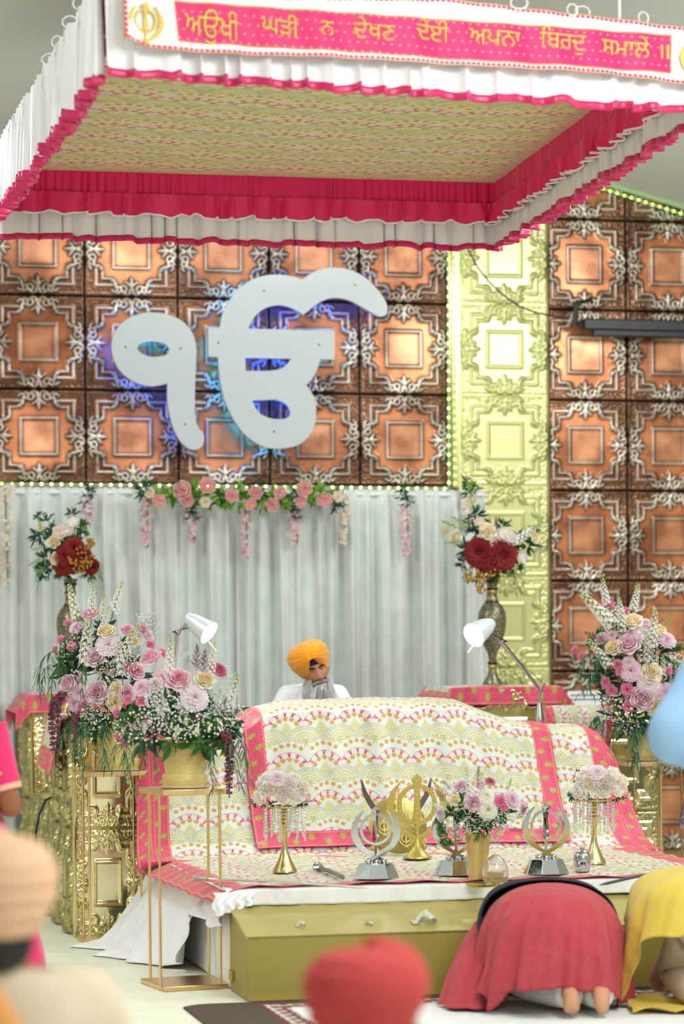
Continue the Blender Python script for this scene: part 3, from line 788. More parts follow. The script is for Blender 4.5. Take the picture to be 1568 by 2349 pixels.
# ------------------------------------------------------------------ stage with its offering box and cloths
ZS, UW = .45, 2.42
st = thing('stage', 'low white stage platform under the altar cloths with a white cloth lip', 'platform', R(UW / 2, 2.3))
b = MB(); c = R(UW / 2, 2.32, (ZS - .015) / 2 + .005); b.box(c, (UW - .02, 3.7, ZS - .02), A); wp(b.build('platform', M_wpaint, st, bevel=.004), st)
# offering box along the front: vertical face, sloping lid
gb = thing('offering_box', 'long gold painted offering box with sloping lid along the stage front', 'offering box', R(UW / 2, .2))
def prof_box(mb, prof, u0, u1):                             # profile in (v, z), extruded along u
    k = len(prof)
    vs = [R(u0, v, z) for v, z in prof] + [R(u1, v, z) for v, z in prof]
    mb._add(vs, [tuple(range(k)), tuple(range(2 * k - 1, k - 1, -1))] + [(i, k + i, k + (i + 1) % k, (i + 1) % k) for i in range(k)])
b = MB(); prof_box(b, [(0, .004), (0, .285), (.018, .285), (.018, .004)], 0, 2.5); wp(b.build('front_panel', M_goldpaint, gb, bevel=.003), gb)
b = MB(); prof_box(b, [(.0, .285), (.43, .384), (.43, .368), (.0, .269)], -.004, 2.505); wp(b.build('lid', mat('gold_paint_lit', (176, 164, 92), .42, .15), gb, bevel=.002), gb)  # light from above put into the lid's colour, paler than the front
b = MB(); prof_box(b, [(.02, .004), (.02, .27), (.43, .365), (.43, .004)], .003, .02); wp(b.build('end_panel', M_goldpaint, gb, bevel=.002), gb)
b = MB()
b.box(R(-.004, .36, .075), (.012, .07, .045), A)
wp(b.build('hinge', mat('brass', (190, 168, 80), .35, .8), gb, bevel=.002), gb)

# under-sheet: lip hanging over the stage front, satin swags on the left
def np_world(fn, nu, nv): return np.array([[fn(i / nu, j / nv) for i in range(nu + 1)] for j in range(nv + 1)])
def lip(s, t):
    u = -.02 + s * 2.5; d = t * .10
    v = .405 - .012 - .006 * math.sin(u * 31) * t - .004 * math.sin(u * 71) * t
    if t < .25: return R(u, .405 - .012 + (0.25 - t) * .4, ZS + .004)
    return R(u, v, ZS + .004 - (t - .25) / .75 * (.072 + .006 * math.sin(u * 2.3)))
sh = thing('white_sheet', 'white sheet spread under the embroidered cloths with satin swag at left corner', 'sheet', R(.1, .5, ZS))
wp(np_grid('front_lip', np_world(lip, 240, 10), mat('white_cotton', (236, 238, 238), .8, bump=(60, .3, .004)), thick=.004), sh)
def top_sheet(s, t): return R(-.03 + s * 2.45, .40 + t * 3.6, ZS + .003)
wp(np_grid('spread', np_world(top_sheet, 4, 4), mat('white_cotton'), thick=.003), sh)
def swag(s, t):                                              # hangs over the left edge, s front to back, t downwards
    v = .40 + s * 2.2
    # hem line seen in the photograph: short at the front corner, reaching the floor at the back
    bot = np.interp(s, [0, .10, .2, .28, .34, .42, .62, .8, 1], [.30, .26, .31, .24, .05, .012, .012, .012, .012])
    outw = np.interp(s, [0, .2, .38, .5, .62, .8, 1], [.03, .05, .12, .20, .26, .30, .28])
    z = ZS - .004 - t * (ZS - bot)
    f = math.sin(s * 46 + 2.2 * math.sin(t * 3 + s * 9)) * .020 * t + math.sin(s * 19 + t * 4) * .022 * t + .012 * math.sin(s * 90 + t * 9) * t
    o = outw * t ** 1.7 + f * t ** .5
    if t > .93 and s > .55: o += (t - .93) * 1.6 * (.6 + .5 * math.sin(s * 30))
    return R(-.016 - max(o, .002 + .01 * t), v + .02 * math.sin(t * 6 + s * 20) * t, z)
wp(np_grid('satin_swag', np_world(swag, 260, 44), M_white, thick=.003), sh)
def cornerknot(s, t):
    u = -.08 + s * .18; z = ZS - .008 - t * .11 * (1 - .5 * s) 
    return R(u + .01 * math.sin(t * 9), .385 - .02 * math.sin(s * 26 + t * 4) * t - .012 * t, z + .0)
wp(np_grid('corner_drape', np_world(cornerknot, 50, 16), M_white, thick=.003), sh)

# cloth spread flat on the stage, its left border falling over the edge
def cloth_uv(nu, nv, fn, col, name, thing_=None, thick=.003):
    s_ = np.linspace(0, 1, nu); t_ = np.linspace(0, 1, nv); SS, TT = np.meshgrid(s_, t_)
    Vv = fn(SS, TT); return np_grid(name, Vv, M_emb, None, col(SS, TT), thick=thick)
def RW(u, v, z): return np.stack([S0[0] + u * CA - v * SA, S0[1] + u * SA + v * CA, z], -1)
bw = .16
def flat_fn(s, t):
    # cut obliquely on the left: the front left corner hangs in a point
    v0 = .385; v = v0 + t * (2.35 - v0)
    ul = np.interp(v, [v0, .5, .8, 1.2, 1.6, 2.0, 2.4], [-.06, -.09, -.11, -.12, -.13, -.14, -.15])
    u = ul + s * (UW + .06 - ul)
    z = ZS + .018 + .004 * np.sin(u * 9 + 1) * np.sin(v * 6) + .004 * np.sin(u * 23 + v * 31)
    over = np.clip(-.0 - u, 0, 9)
    z = z - over * np.interp(v, [v0, 1, 2.4], [.75, .55, .5]); 
    z = z - .03 * np.clip((.5 - v) / .12, 0, 1) * np.clip(1 - s / .08, 0, 1)
    return RW(u, v, z)
def flat_col(s, t):
    U = s * 2.56; Vv = t * 2.0
    C = scallop(U, Vv + .05, .19, .2)
    al = np.minimum(U, 2.56 - U)
    put_b = al < bw
    Bc = border(al * .075 / bw, Vv, .075); C = np.where(put_b[..., None], Bc * .92 + .08 * cEM, C)
    fb_ = Vv < .05
    C = np.where((fb_ & (al > Vv * 1.2))[..., None], border(Vv * 1.5, U, .075) * .9 + .1 * cEM, C)
    return C
fc = cloth_uv(560, 420, flat_fn, flat_col, 'embroidered_spread')
tag(fc, 'embroidered gold and pink cloth lying flat over the stage front with bordered edge', 'cloth')

# draped cover: the high covered form behind
def top_z(u):                                                # height of the covered ridge along u
    return np.interp(u, uts, zts)
pts = [(300, 1690), (345, 1668), (420, 1655), (520, 1652), (548, 1650), (580, 1628), (640, 1612), (720, 1607), (850, 1603), (980, 1603), (1040, 1609), (1090, 1628), (1140, 1646), (1180, 1656), (1240, 1660), (1320, 1660), (1352, 1668), (1380, 1690)]
VT, VB = 2.66, 2.00                                         # room depth of the ridge and of the foot
rr_ = [RV(x, y, VT) for x, y in pts]; uts = [q[0] for q in rr_]; zts = [q[2] for q in rr_]
uA, uB = uts[0], uts[-1]
def drape(u, t, off=0.):
    """t 0 at the front hem, .12 where the cloth leaves the stage, .8 at the ridge, 1 behind"""
    zt = top_z(u)
    hump = np.clip((zt - 1.05) / .2, 0, 1)
    kt = [0, .06, .10, .18, .30, .45, .62, .72, .78, .84, .92, 1.]
    kv = np.interp(t, kt, [VB - .06, VB + .04, VB + .09, VB + .17, VB + .25, VB + .33, VB + .42, VB + .47, VB + .53, VT, VT + .22, VT + .46])
    kz = np.interp(t, kt, [.0, .004, .02, .10, .27, .50, .78, .92, .975, 1., .99, .90])
    ss = np.sin
    fold = .012 * ss(u * 13 + 1.2 * ss(t * 5)) + .010 * ss(u * 29 + t * 4) * ss(t * 3.1) + .008 * ss(u * 7 + t * 11) + .006 * ss(u * 51 + 3 * t)
    env = np.clip(t / .2, 0, 1) * np.clip((.95 - t) / .2, .25, 1)
    v = kv - off + fold * env; z = ZS + .014 + off * .6 + (zt - ZS - .014) * kz + .25 * fold * env * (t > .3)
    return v, z
def arc(ts, u, t0=0.):                                       # length along the cloth from t0, for the textile's own coordinates
    q = np.linspace(0, 1, 400); v, z = drape(np.full(400, u), q); d = np.concatenate([[0], np.cumsum(np.hypot(np.diff(v), np.diff(z)))])
    return np.interp(ts, q, d) - np.interp(t0, q, d)
def cover_fn(s, t):
    u = uA + s * (uB - uA)
    # near the ends the cloth slides outward and down
    el = np.clip(1 - s / .07, 0, 1); er = np.clip((s - .955) / .045, 0, 1)
    v, z = drape(u, t)
    k = np.interp(t, [0, .2, .5, .84, 1], [1.0, .75, .35, 0, 0])
    u = u + k * (.10 * np.clip((s - .8) / .2, 0, 1)) - k * .06 * np.clip((.2 - s) / .2, 0, 1)
    z = z - (el ** 2) * (z - .30) * .25 * (t > 0) - er ** 2 * (z - ZS) * .12
    return RW(u, v, z)
Lw = uB - uA + .1
def cover_col(s, t):
    U = s * Lw; Vv = arc(t, uA + .3)
    C = scallop(U + .02, Vv + .02, .192, .222)
    al = np.minimum(U, Lw - U); b1 = al < .17
    inner = np.where(al < .085, al * .075 / .085, (al - .085) * .075 / .085)
    C = np.where(b1[..., None], border(inner, Vv), C)
    b2 = Vv < .085
    C = np.where((b2 & (al > Vv))[..., None], border(Vv * .075 / .085, U), C)
    return C
cv = cloth_uv(640, 430, cover_fn, cover_col, 'altar_cover')
tag(cv, 'wide embroidered cover draped over the altar down to the stage, pink borders at its ends', 'cloth')
uL2, uR2 = RV(541, 1660, VT)[0] + .0, RV(1236, 1665, VT)[0]
def over_fn(s, t):
    u = uL2 + s * (uR2 - uL2); tt = .125 + t * (.90 - .125)
    v, z = drape(u, tt, .016)
    v = v - .006 * np.sin(u * 17) * (1 - t) 
    return RW(u, v, z)
L2 = uR2 - uL2
def over_col(s, t):
    U = s * L2; Vv = arc(.125 + t * (.90 - .125), (uL2 + uR2) / 2, .125)
    C = scallop(U + .06, Vv + .09, .189, .222)
    al = np.minimum(U, L2 - U)
    C = np.where((al < .105)[..., None], border(al * .075 / .105, Vv), C)
    C = np.where(((Vv < .105) & (al > Vv))[..., None], border(Vv * .075 / .105, U), C)
    return C
ov = cloth_uv(560, 420, over_fn, over_col, 'altar_overlay')
tag(ov, 'upper embroidered cloth with pink border laid over the middle of the altar cover', 'cloth')
# table hidden under the cover
at = thing('altar_table', 'low covered altar table, its black rail end showing left of the upper cloth', 'table', R((uA + uB) / 2, VT + .1, ZS))
b = MB(); b.box(R((uA + uB) / 2, VT + .15, ZS + .26), (uB - uA - .35, .5, .5), A); wp(b.build('frame', mat('dark_wood', (70, 52, 40), .6), at), at)
b = MB()
p0 = R(*RV(520, 1627, VT + .3)); p1 = R(*RV(572, 1627, VT + .25)); b.tube([p0, p1], .012, 8); b.tube([p0 + Vector((.02, 0, -.01)), R(*RV(545, 1655, VT + .3))], .008, 6); b.tube([p1, p1 + Vector((0, 0.05, -.25))], .010, 6)
wp(b.build('rail', M_black, at), at)
# bolster cushion at the right end of the altar
bl = R(*RV(1320, 1690, VT + .42)); bo_ = thing('bolster_cushion', 'bolster under a striped embroidered cloth with pink ends behind the altar at right', 'cushion', bl)
def bol(SS, TT):
    L = .40; x = (SS - .5) * L; a = TT * 2 * PI; cap = np.clip(1 - (np.abs(SS - .5) * 2 - .92) / .08, 0, 1) ** .5
    r = .10 * cap; r = np.maximum(r, .004)
    return np.stack([x * CA - r * np.cos(a) * SA, x * SA + r * np.cos(a) * CA, r * np.sin(a) + .0 + np.sin(a) * .03 + .05], -1)
def bolc(SS, TT):
    U = SS * .40; C = scallop(TT * .7, U, .12, .12); e = np.minimum(U, .40 - U)
    return np.where((e < .05)[..., None], border(e, TT * .7), C)
s_ = np.linspace(0, 1, 130); SS, TT = np.meshgrid(s_, s_)
np_grid('casing', bol(SS, TT), M_emb, bo_, bolc(SS, TT))
b = MB(); q = uv(bl); b.box((0, 0, (ZS - bl.z + .0) / 2 - .05), (.36, .26, bl.z - ZS - .08), A); b.build('support_block', M_wpaint, bo_)
# bank notes left on the lid of the box
M_note = mat('bank_note', (188, 196, 170), .8, mottle=(60, (214, 216, 200)))
def note(name, px, py, size, label, fold, rz):
    p = onV(px, py, .10); u_, v_ = uv(p); zz = .285 + .099 * v_ / .43
    o = thing(name, label, 'bank note', R(u_, v_, zz + .004), rz, 'bank notes on the offering box')
    s_ = np.linspace(-1, 1, 22); X, Y = np.meshgrid(s_ * size, s_ * size * .45)
    Z = fold * (1.1 - 1.3 * np.abs(X / size - .2) + .35 * np.sin(Y / size * 7 + X / size * 5)).clip(0, 2) + .002
    np_grid('paper', np.stack([X, Y, Z + Y * .23], -1), M_note, o, thick=.0008)
    return o
note('bank_note', 690, 2143, .022, 'small crumpled bank note on the box lid, left of the other notes', .018, .3)
note('bank_note', 846, 2141, .020, 'small flat crumpled bank note on the box lid, between the two others', .010, -.4)
note('bank_note', 972, 2131, .055, 'large folded bank note standing on the offering box lid', .038, .2)
# ------------------------------------------------------------------ gold cabinets left and right of the stage
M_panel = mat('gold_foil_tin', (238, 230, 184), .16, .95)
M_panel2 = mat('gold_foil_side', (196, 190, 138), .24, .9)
def gold_box(name, label, u0, u1, v0, v1, z1, group, tiles_front=1, th=.50, z0=.0):
    t = thing(name, label, 'cabinet', R((u0 + u1) / 2, (v0 + v1) / 2, z0), 0, group)
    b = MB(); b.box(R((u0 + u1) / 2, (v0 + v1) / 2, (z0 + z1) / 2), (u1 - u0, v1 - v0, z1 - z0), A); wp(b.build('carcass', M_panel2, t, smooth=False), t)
    n = max(1, round((z1 - z0) / th)); dh = (z1 - z0) / n
    wf = (u1 - u0) / tiles_front
    fr_ = [(i * wf, j * dh, wf, dh, None) for i in range(tiles_front) for j in range(n)]
    wp(relief('front_panel', R(u0, v0 - .001, z0), U3, Z3, fr_, M_panel, hs=1.6), t)
    ns = max(1, round((v1 - v0) / .45)); ws = (v1 - v0) / ns
    sd = [(i * ws, j * dh, ws, dh, None) for i in range(ns) for j in range(n)]
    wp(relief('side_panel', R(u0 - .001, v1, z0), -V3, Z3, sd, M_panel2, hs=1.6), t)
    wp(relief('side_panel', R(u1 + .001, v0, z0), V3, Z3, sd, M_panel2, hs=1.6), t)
    for (uu, vv) in ((u0, v0), (u1, v0)):
        b = MB(); b.tube([R(uu, vv - .012, z0 + .01), R(uu, vv - .012, z1 - .004)], .012, 8); wp(b.build('edge_bead', M_gold, t), t)
    return t
vL = uv(onz(174, 2152))[1] + .02; uL = uv(onz(174, 2152))[0]
ztA = P(140, 1648, 14.3).z
gold_box('gold_cabinet', 'tall embossed gold cabinet behind the left flower stand, nearest the viewer', uL, uL + .35, vL, vL + 1.0, ztA, 'gold embossed cabinets', 1, .48)
gold_box('gold_counter', 'low gold counter between the two left cabinets with a cable on top', uL, uL + .35, vL + 1.02, vL + 2.0, .673, 'gold embossed cabinets', 1, .48)
uLb = uL
gold_box('gold_pedestal', 'gold pedestal under the left brass vase, covered by a pink cloth', uLb, uLb + .62, vL + 2.02, vL + 2.02 + .55, 1.262, 'gold embossed cabinets', 1, .6)
pr = uv(P(1045, 1700, 15.9)); uR, vRp = pr
gold_box('gold_pedestal', 'gold pedestal under the right dark vase, covered by a pink cloth', uR, uR + .64, vRp, vRp + .62, 1.285, 'gold embossed cabinets', 1, .64)
uR2c = RV(1512, 1900, vL + .45)[0]
gold_box('gold_cabinet', 'gold embossed cabinet behind the right flower stand', uR2c - .44, uR2c, vL + .45, vL + 1.25, ztA, 'gold embossed cabinets', 1, .48)
# cloths over the pedestals
def pedestal_cloth(name, label, u0, u1, v0, v1, z, drop, over, tilt=0., seed=0):
    nx, ny = 240, 150
    s_, t_ = np.meshgrid(np.linspace(-1, 1, nx), np.linspace(-1, 1, ny))
    hw, hd = (u1 - u0) / 2, (v1 - v0) / 2
    L, Dd = hw + over, hd + drop
    x, y = s_ * L, t_ * Dd
    ox, oy = np.clip(np.abs(x) - hw - .015, 0, 9), np.clip(np.abs(y) - hd - .02, 0, 9)
    wv = .012 * np.sin(x * 18 + seed) + .010 * np.sin(x * 41 + 2 * seed)
    X = np.where(ox > 0, np.sign(x) * (hw + .02 + ox * .62), x); Y = np.where(oy > 0, np.sign(y) * (hd + .025 + wv * (oy / drop) + .01), y)
    Y = np.where((oy > 0) & (y > 0), np.minimum(Y, hd + .03), Y)
    Z = z + .008 - oy * .97 - ox * .80 + .004 * np.sin(x * 14 + y * 9) * (oy == 0)
    V = RW((u0 + u1) / 2 + X, (v0 + v1) / 2 + Y, Z)
    a = Dd - np.abs(y); C = border(np.clip(a, 0, 9) % .15 / 2 + .0, x, .075)
    C2 = scallop(x, y, .19, .2); C = np.where((np.minimum(a, L - np.abs(x)) > .15)[..., None], C2, C)
    o = np_grid(name, V, M_emb, None, C, thick=.003); return tag(o, label, 'cloth', 'pink cloths over the gold pedestals')
pedestal_cloth('pedestal_cloth', 'pink and gold cloth over the left gold pedestal', uLb, uLb + .62, vL + 2.02, vL + 2.57, 1.262, .14, .15, seed=1)
pedestal_cloth('pedestal_cloth', 'pink and gold cloth with drooping corners over the right gold pedestal', uR, uR + .64, vRp, vRp + .62, 1.285, .135, .20, seed=4)
# towel over the front left cabinet's side
def towel(SS, TT):
    u = uL + .12 - .15 * np.clip(SS / .28, 0, 1) - .06 * np.clip((SS - .28) / .72, 0, 1) - .012 * np.sin(TT * 14) * SS
    z = ztA + .02 - .30 * np.clip((SS - .28) / .72, 0, 1) - .015 * (SS > .3) * np.sin(TT * 5 + 1)
    v = vL + .10 + TT * .62 - .06 * (TT - .5) * (1 - SS)
    return RW(u - .02, v, z)
SS, TT = np.meshgrid(np.linspace(0, 1, 130), np.linspace(0, 1, 90))
Ct = scallop(TT * .62, SS * .6, .1, .12); e = np.minimum((1 - SS) * .6, 9); Ct = np.where((e < .17)[..., None], border(e % .085 * .075 / .085, TT * .62), Ct)
e2 = np.minimum(TT, 1 - TT) * .62; Ct = np.where((e2 < .035)[..., None], border(e2 * 2, SS * .6), Ct)
o = np_grid('hand_cloth', towel(SS, TT), M_emb, None, Ct, thick=.003); tag(o, 'folded pink bordered cloth hanging over the left gold cabinet side', 'cloth')
b = MB(); pts = [P(116, 1830, 14.8), P(104, 1836, 14.75), P(90, 1868, 14.7), P(82, 1910, 14.68), P(80, 1975, 14.68), onz(80, 2080, .01)]
b.tube(cr3 := [Vector(q) for q in cr([tuple(p) for p in pts], 1)], .007, 6); o = b.build('mains_cable', M_black); tag(o, 'dark cable looping down over the low gold counter', 'cable')

# ------------------------------------------------------------------ flower stands
def stand(label, p0, ex, ey, h, r=.0065):
    """p0: front corner on the floor, ex / ey: edge vectors"""
    c = p0 + (ex + ey) / 2; t = thing('flower_stand', label, 'flower stand', c, 0, 'gold metal flower stands')
    rz = math.atan2(ex.y, ex.x); L, W_ = ex.length, ey.length
    b = MB(); b.box((0, 0, .012), (L, W_, .022), rz); b.build('base_plate', M_goldstand, t, bevel=.003)
    b = MB(); b.box((0, 0, h - .013), (L, W_, .026), rz); b.build('top_plate', M_goldstand, t, bevel=.003)
    for i in (-1, 1):
        for j in (-1, 1):
            q = (ex * i * .5 + ey * j * .5) * .9
            b = MB(); b.tube([q + Vector((0, 0, .02)), q + Vector((0, 0, h - .02))], r, 10); b.build('leg', M_goldstand, t)
    return t, c
pA = onz(362, 2277); eA = onz(516, 2268) - pA; eAy = onz(336, 2255) - pA
hA = P(360, 1813, pA.y).z
_, cA = stand('gold flower stand nearest the viewer, left of the stage corner', pA, eA, eAy, hA)
pB = onz(200, 2170); eB = eA * .98; eBy = eAy * .85
hB = P(208, 1771, pB.y).z
pB = pB - eBy.normalized() * .02
_, cB = stand('gold flower stand in front of the left gold cabinet, farther back', pB, eB, eBy, hB)
zC = .885; pC = onz(1450, 1748, zC); pC.z = 0
eC = Vector((.30, .05, 0)); eCy = Vector((-.11, .32, 0))
_, cC = stand('gold flower stand at the right behind the stage edge', pC, eC, eCy, zC)

# flower pots: flared gold tubs with a foot band
M_pot = mat('textured_gold_pot', (212, 190, 118), .5, .2, bump=(70, .8, .006))
def pot(label, c, z, r, h):
    t = thing('flower_pot', label, 'pot', (c.x, c.y, z), 0, 'gold flower pots')
    b = MB(); b.lathe([(r * .93, .004), (r * .95, .03), (r * .93, h * .26), (r * .90, h * .30), (r * .95, h * .55), (r * 1.06, h * .97), (r * 1.10, h), (r * 1.02, h), (r * .92, h * .9), (r * .85, h * .5), (r * .8, h * .3)], n=40); b.build('tub', M_pot, t)
    b = MB(); b.lathe([(r * 1.01, .002), (r * 1.04, .02), (r * 1.04, h * .22), (r * .985, h * .27), (r * .90, h * .27), (r * .90, .002)], n=40); b.build('foot_band', M_pot, t)
    b = MB(); b.lathe([(.001, .0), (r * 1.14, .0), (r * 1.14, .004), (.001, .004)], n=30); b.build('drip_plate', mat('clear_plate', (220, 216, 196), .2), t)
    b = MB(); b.lathe([(.001, h * .86), (r * .90, h * .86)], n=24); b.build('soil_foam', mat('floral_foam', (46, 70, 44), .9), t)
    return t
rA = 58 * cA.y / F; potA = cA + Vector((.0, 0, 0))
cA2 = P(424, 1800, cA.y); cA2.z = 0
pot('gold tub on the nearest left flower stand', Vector((cA2.x, cA.y, 0)), hA + .004, .100, .215)
cB2 = P(272, 1770, cB.y)
pot('gold tub on the left flower stand farther back', Vector((cB2.x, cB.y, 0)), hB + .004, .112, .225)
cC2 = P(1478, 1740, cC.y + .0)
pot('gold tub on the right flower stand', Vector((cC2.x, cC.y, 0)), zC + .004, .105, .215)

# ------------------------------------------------------------------ reading lamps
M_shade = mat('lamp_shade_white', (214, 224, 232), .3, .2)
M_glow = mat('lamp_glow', (255, 252, 240), .4, emit=((255, 246, 224), 14))
def lamp(label, base, joint, head, aim, r):
    """articulated desk lamp: base on the altar, knee joint, head centre, shade axis"""
    t = thing('reading_lamp', label, 'lamp', base, 0, 'articulated reading lamps over the altar')
    j, h = joint - base, head - base; aim = Vector(aim).normalized()
    b = MB(); b.lathe([(.001, 0), (.028, 0), (.028, .012), (.02, .05), (.014, .10), (.001, .10)], n=16); b.build('base_clamp', M_steel, t)
    b = MB(); b.tube([(0, 0, .09), (0.004, 0, .17)], .008, 8); b.ball((0.004, 0, .17), .016, 10, 6); b.tube([(0.004, 0, .17), (.035, 0, .21)], .006, 6); b.build('lower_joint', M_steel, t)
    b = MB(); b.tube([(.004, 0, .17), j], .0105, 10); b.build('arm', M_chrome, t)
    b = MB(); side = (j).cross(Vector((0, 1, 0))).normalized() * .018
    b.tube([Vector((.03, -.01, .2)), j + side], .002, 5); b.build('tension_wire', M_steel, t)
    b = MB(); b.ball(j, .017, 10, 6); b.tube([j, h - aim * .045], .007, 8); b.ball(h - aim * .05, .014, 10, 6); b.build('upper_joint', M_steel, t)
    b = MB(); b.tube([h - aim * .045, h - aim * .02 + Vector((0, 0, -.02)), j + Vector((.03 if aim.x < 0 else -.03, 0, -.0)), j], .0035, 6); b.build('flex', M_black, t)
    M = facing(aim)
    b = MB(); b.lathe([(.001, -.075), (r * .42, -.072), (r * .55, -.05), (r * .72, -.02), (r * 1.0, .085), (r * .98, .086), (r * .68, -.015), (.001, -.03)], c=h, n=32, M=M); b.build('shade', M_shade, t)
    b = MB(); b.ball(h + aim * .03, r * .66, 16, 10); bu = b.build('bulb', M_glow, t)
    b = MB(); q = h + aim * .086 - Vector((0, 0, r * .75)); b.tube([q, q + aim * .05 + Vector((0, 0, -.02))], .0035, 6); b.build('shade_handle', M_white, t)
    l = bpy.data.lights.new('lamp_light', 'SPOT'); l.energy = 5; l.spot_size = R_(130); l.spot_blend = .6; l.shadow_soft_size = .05; l.color = (1, .95, .86)
    lo = bpy.data.objects.new('lamp_light', l); COL.objects.link(lo); lo.parent = t
    lo.matrix_local = Matrix.Translation(h + aim * .10) @ (-aim).to_track_quat('Z', 'Y').to_matrix().to_4x4()
zt_ = float(top_z(RV(1237, 1652, VT + .2)[0]))
bR = onV(1237, 1655, VT + .26); bR.z = zt_ + .012
lamp('white reading lamp leaning over the altar from the right, glowing shade', bR, P(1150, 1472, 14.15), P(1108, 1442, 13.95), (-.62, -.62, -.40), .068)
uLl = RV(392, 1650, VT + .2)[0]; bL = onV(392, 1655, VT + .26); bL.z = float(top_z(uLl)) + .012
lamp('white reading lamp standing behind the left flowers, glowing shade', bL, P(408, 1450, 14.0), P(452, 1432, 14.0), (.72, -.35, -.52), .066)

# ------------------------------------------------------------------ vases on the pedestals
def vase_tex(name):
    m = bpy.data.materials.new(name); m.use_nodes = True; nt = m.node_tree; b = nt.nodes['Principled BSDF']
    tc = nt.nodes.new('ShaderNodeTexCoord'); v = nt.nodes.new('ShaderNodeTexVoronoi'); v.feature = 'DISTANCE_TO_EDGE'; v.inputs['Scale'].default_value = 95
    r = nt.nodes.new('ShaderNodeValToRGB'); r.color_ramp.elements[0].position = .04; r.color_ramp.elements[1].position = .12
    r.color_ramp.elements[0].color = (*lin((176, 168, 130)), 1); r.color_ramp.elements[1].color = (*lin((40, 44, 52)), 1)
    nt.links.new(tc.outputs['Object'], v.inputs['Vector']); nt.links.new(v.outputs['Distance'], r.inputs['Fac']); nt.links.new(r.outputs['Color'], b.inputs['Base Color'])
    b.inputs['Roughness'].default_value = .35; b.inputs['Metallic'].default_value = .5; return m
M_vase = vase_tex('engraved_metal'); M_navy = mat('navy_enamel', (30, 38, 52), .3, .3); M_vband = mat('vase_gold_band', (196, 164, 92), .3, .9)
def tall_vase(label, c, z, h, r):
    t = thing('metal_vase', label, 'vase', (c.x, c.y, z), 0, 'engraved metal vases on the pedestals')
    pf = [(.72, 0), (.74, .012), (.60, .04), (.36, .09), (.27, .13), (.27, .24), (.36, .30), (.68, .38), (.92, .50), (1.0, .60), (.95, .67), (.72, .73), (.44, .765), (.37, .80), (.34, .90), (.46, .985), (.56, 1.0), (.46, 1.0), (.26, .9), (.22, .8)]
    b = MB(); b.lathe([(a * r, q * h) for a, q in pf], n=36); b.build('body', M_vase, t)
    for a, q, m in ((.295, .20, M_navy), (.285, .17, M_vband), (.46, .76, M_navy), (.375, .795, M_vband), (.36, .88, M_navy), (.365, .86, M_vband), (.42, .955, M_navy)):
        b = MB(); b.lathe([(a * r + .002, q * h - .008), (a * r + .0045, q * h), (a * r + .002, q * h + .008)], n=30); b.build('band', m, t)
    return t
pv = P(1129, 1535, 16.22); vR = R(*[*uv(pv), 0]); tall_vase('dark engraved metal vase on the right pedestal', vR, 1.300, 1.300 * 0 + P(1129, 1322, pv.y).z - 1.300, .088)
pv = P(163, 1560, 16.1); vLc = pv; tall_vase('dark engraved metal vase on the left pedestal behind the flowers', Vector((pv.x, pv.y, 0)), 1.276, P(163, 1328, pv.y).z - 1.276, .088)

# ------------------------------------------------------------------ things on the altar cloth
ZT = ZS + .026
def chrome_emblem(label, px, py, rz=0.):
    p = onz(px, py, ZT); t = thing('emblem_stand', label, 'emblem ornament', p, 0, 'chrome emblem ornaments on the altar cloth')
    b = MB(); h = .068
    ang = [(i + .5) / 8 * 2 * PI for i in range(8)]
    lo_ = [Vector((math.cos(a) * .112, math.sin(a) * .075, 0)) for a in ang]; hi = [Vector((math.cos(a) * .08, math.sin(a) * .052, h)) for a in ang]
    q = Matrix.Rotation(A, 3, 'Z'); b._add([q @ v for v in lo_ + hi], [tuple(range(7, -1, -1)), tuple(range(8, 16))] + [(i, (i + 1) % 8, 8 + (i + 1) % 8, 8 + i) for i in range(8)])
    b.build('pedestal', M_chrome, t, smooth=False, bevel=.002)
    ux = U3; r = .073; c = Vector((0, 0, h + .155))
    b = MB(); b.tube([(0, 0, h), c + Vector((0, 0, -.4 * r))], .006, 8); b.ball((0, 0, h + .006), .017, 14, 8); b.build('stem', M_chrome, t)
    b = MB(); b.strip([(math.cos(a), math.sin(a)) for a in np.linspace(0, 2 * PI, 49)[:-1]], [(.86 * math.cos(a), .86 * math.sin(a)) for a in np.linspace(0, 2 * PI, 49)[:-1]], c, ux * r, Z3 * r, .016, closed=True); b.build('ring', M_chrome, t, angle=30)
    b = MB()   # faceted double edged sword
    prof = [(0, 1.45, 0), (.30, 1.2, .16), (.19, .95, .14), (.15, .5, .12), (.22, -.72, .14), (.06, -.85, .06)]
    vs = []
    for x, y, d in prof: vs += [c + ux * (-x * r) + Z3 * (y * r), c - V3 * (d * r) + Z3 * (y * r), c + ux * (x * r) + Z3 * (y * r), c + V3 * (d * r) + Z3 * (y * r)]
    b._add(vs, [(i * 4 + k, i * 4 + (k + 1) % 4, (i + 1) * 4 + (k + 1) % 4, (i + 1) * 4 + k) for i in range(len(prof) - 1) for k in range(4)]); b.build('sword', M_chrome, t, smooth=False)
    for s, e in ((1, .008), (-1, -.008)):
        b = MB(); b.strip([(x * s, y) for x, y in KO], [(x * s, y) for x, y in KI], c + V3 * e, ux * r, Z3 * r, .022); k_ = b.build('curved_blade', M_chrome, t, angle=30)
        b = MB(); b.ball(c + ux * (.52 * s * r) + Z3 * (-2.0 * r) + V3 * e, .0155, 14, 8); b.tube([c + ux * (.30 * s * r) + Z3 * (-1.85 * r) + V3 * e, c + ux * (.52 * s * r) + Z3 * (-2.0 * r) + V3 * e], .007, 8); b.build('pommel', M_chrome, k_)
    return t
chrome_emblem('chrome crossed blade emblem on a faceted base, left of the gold emblem', 862, 2014)
chrome_emblem('chrome emblem on a faceted base half hidden behind the middle bouquet', 1046, 2006)
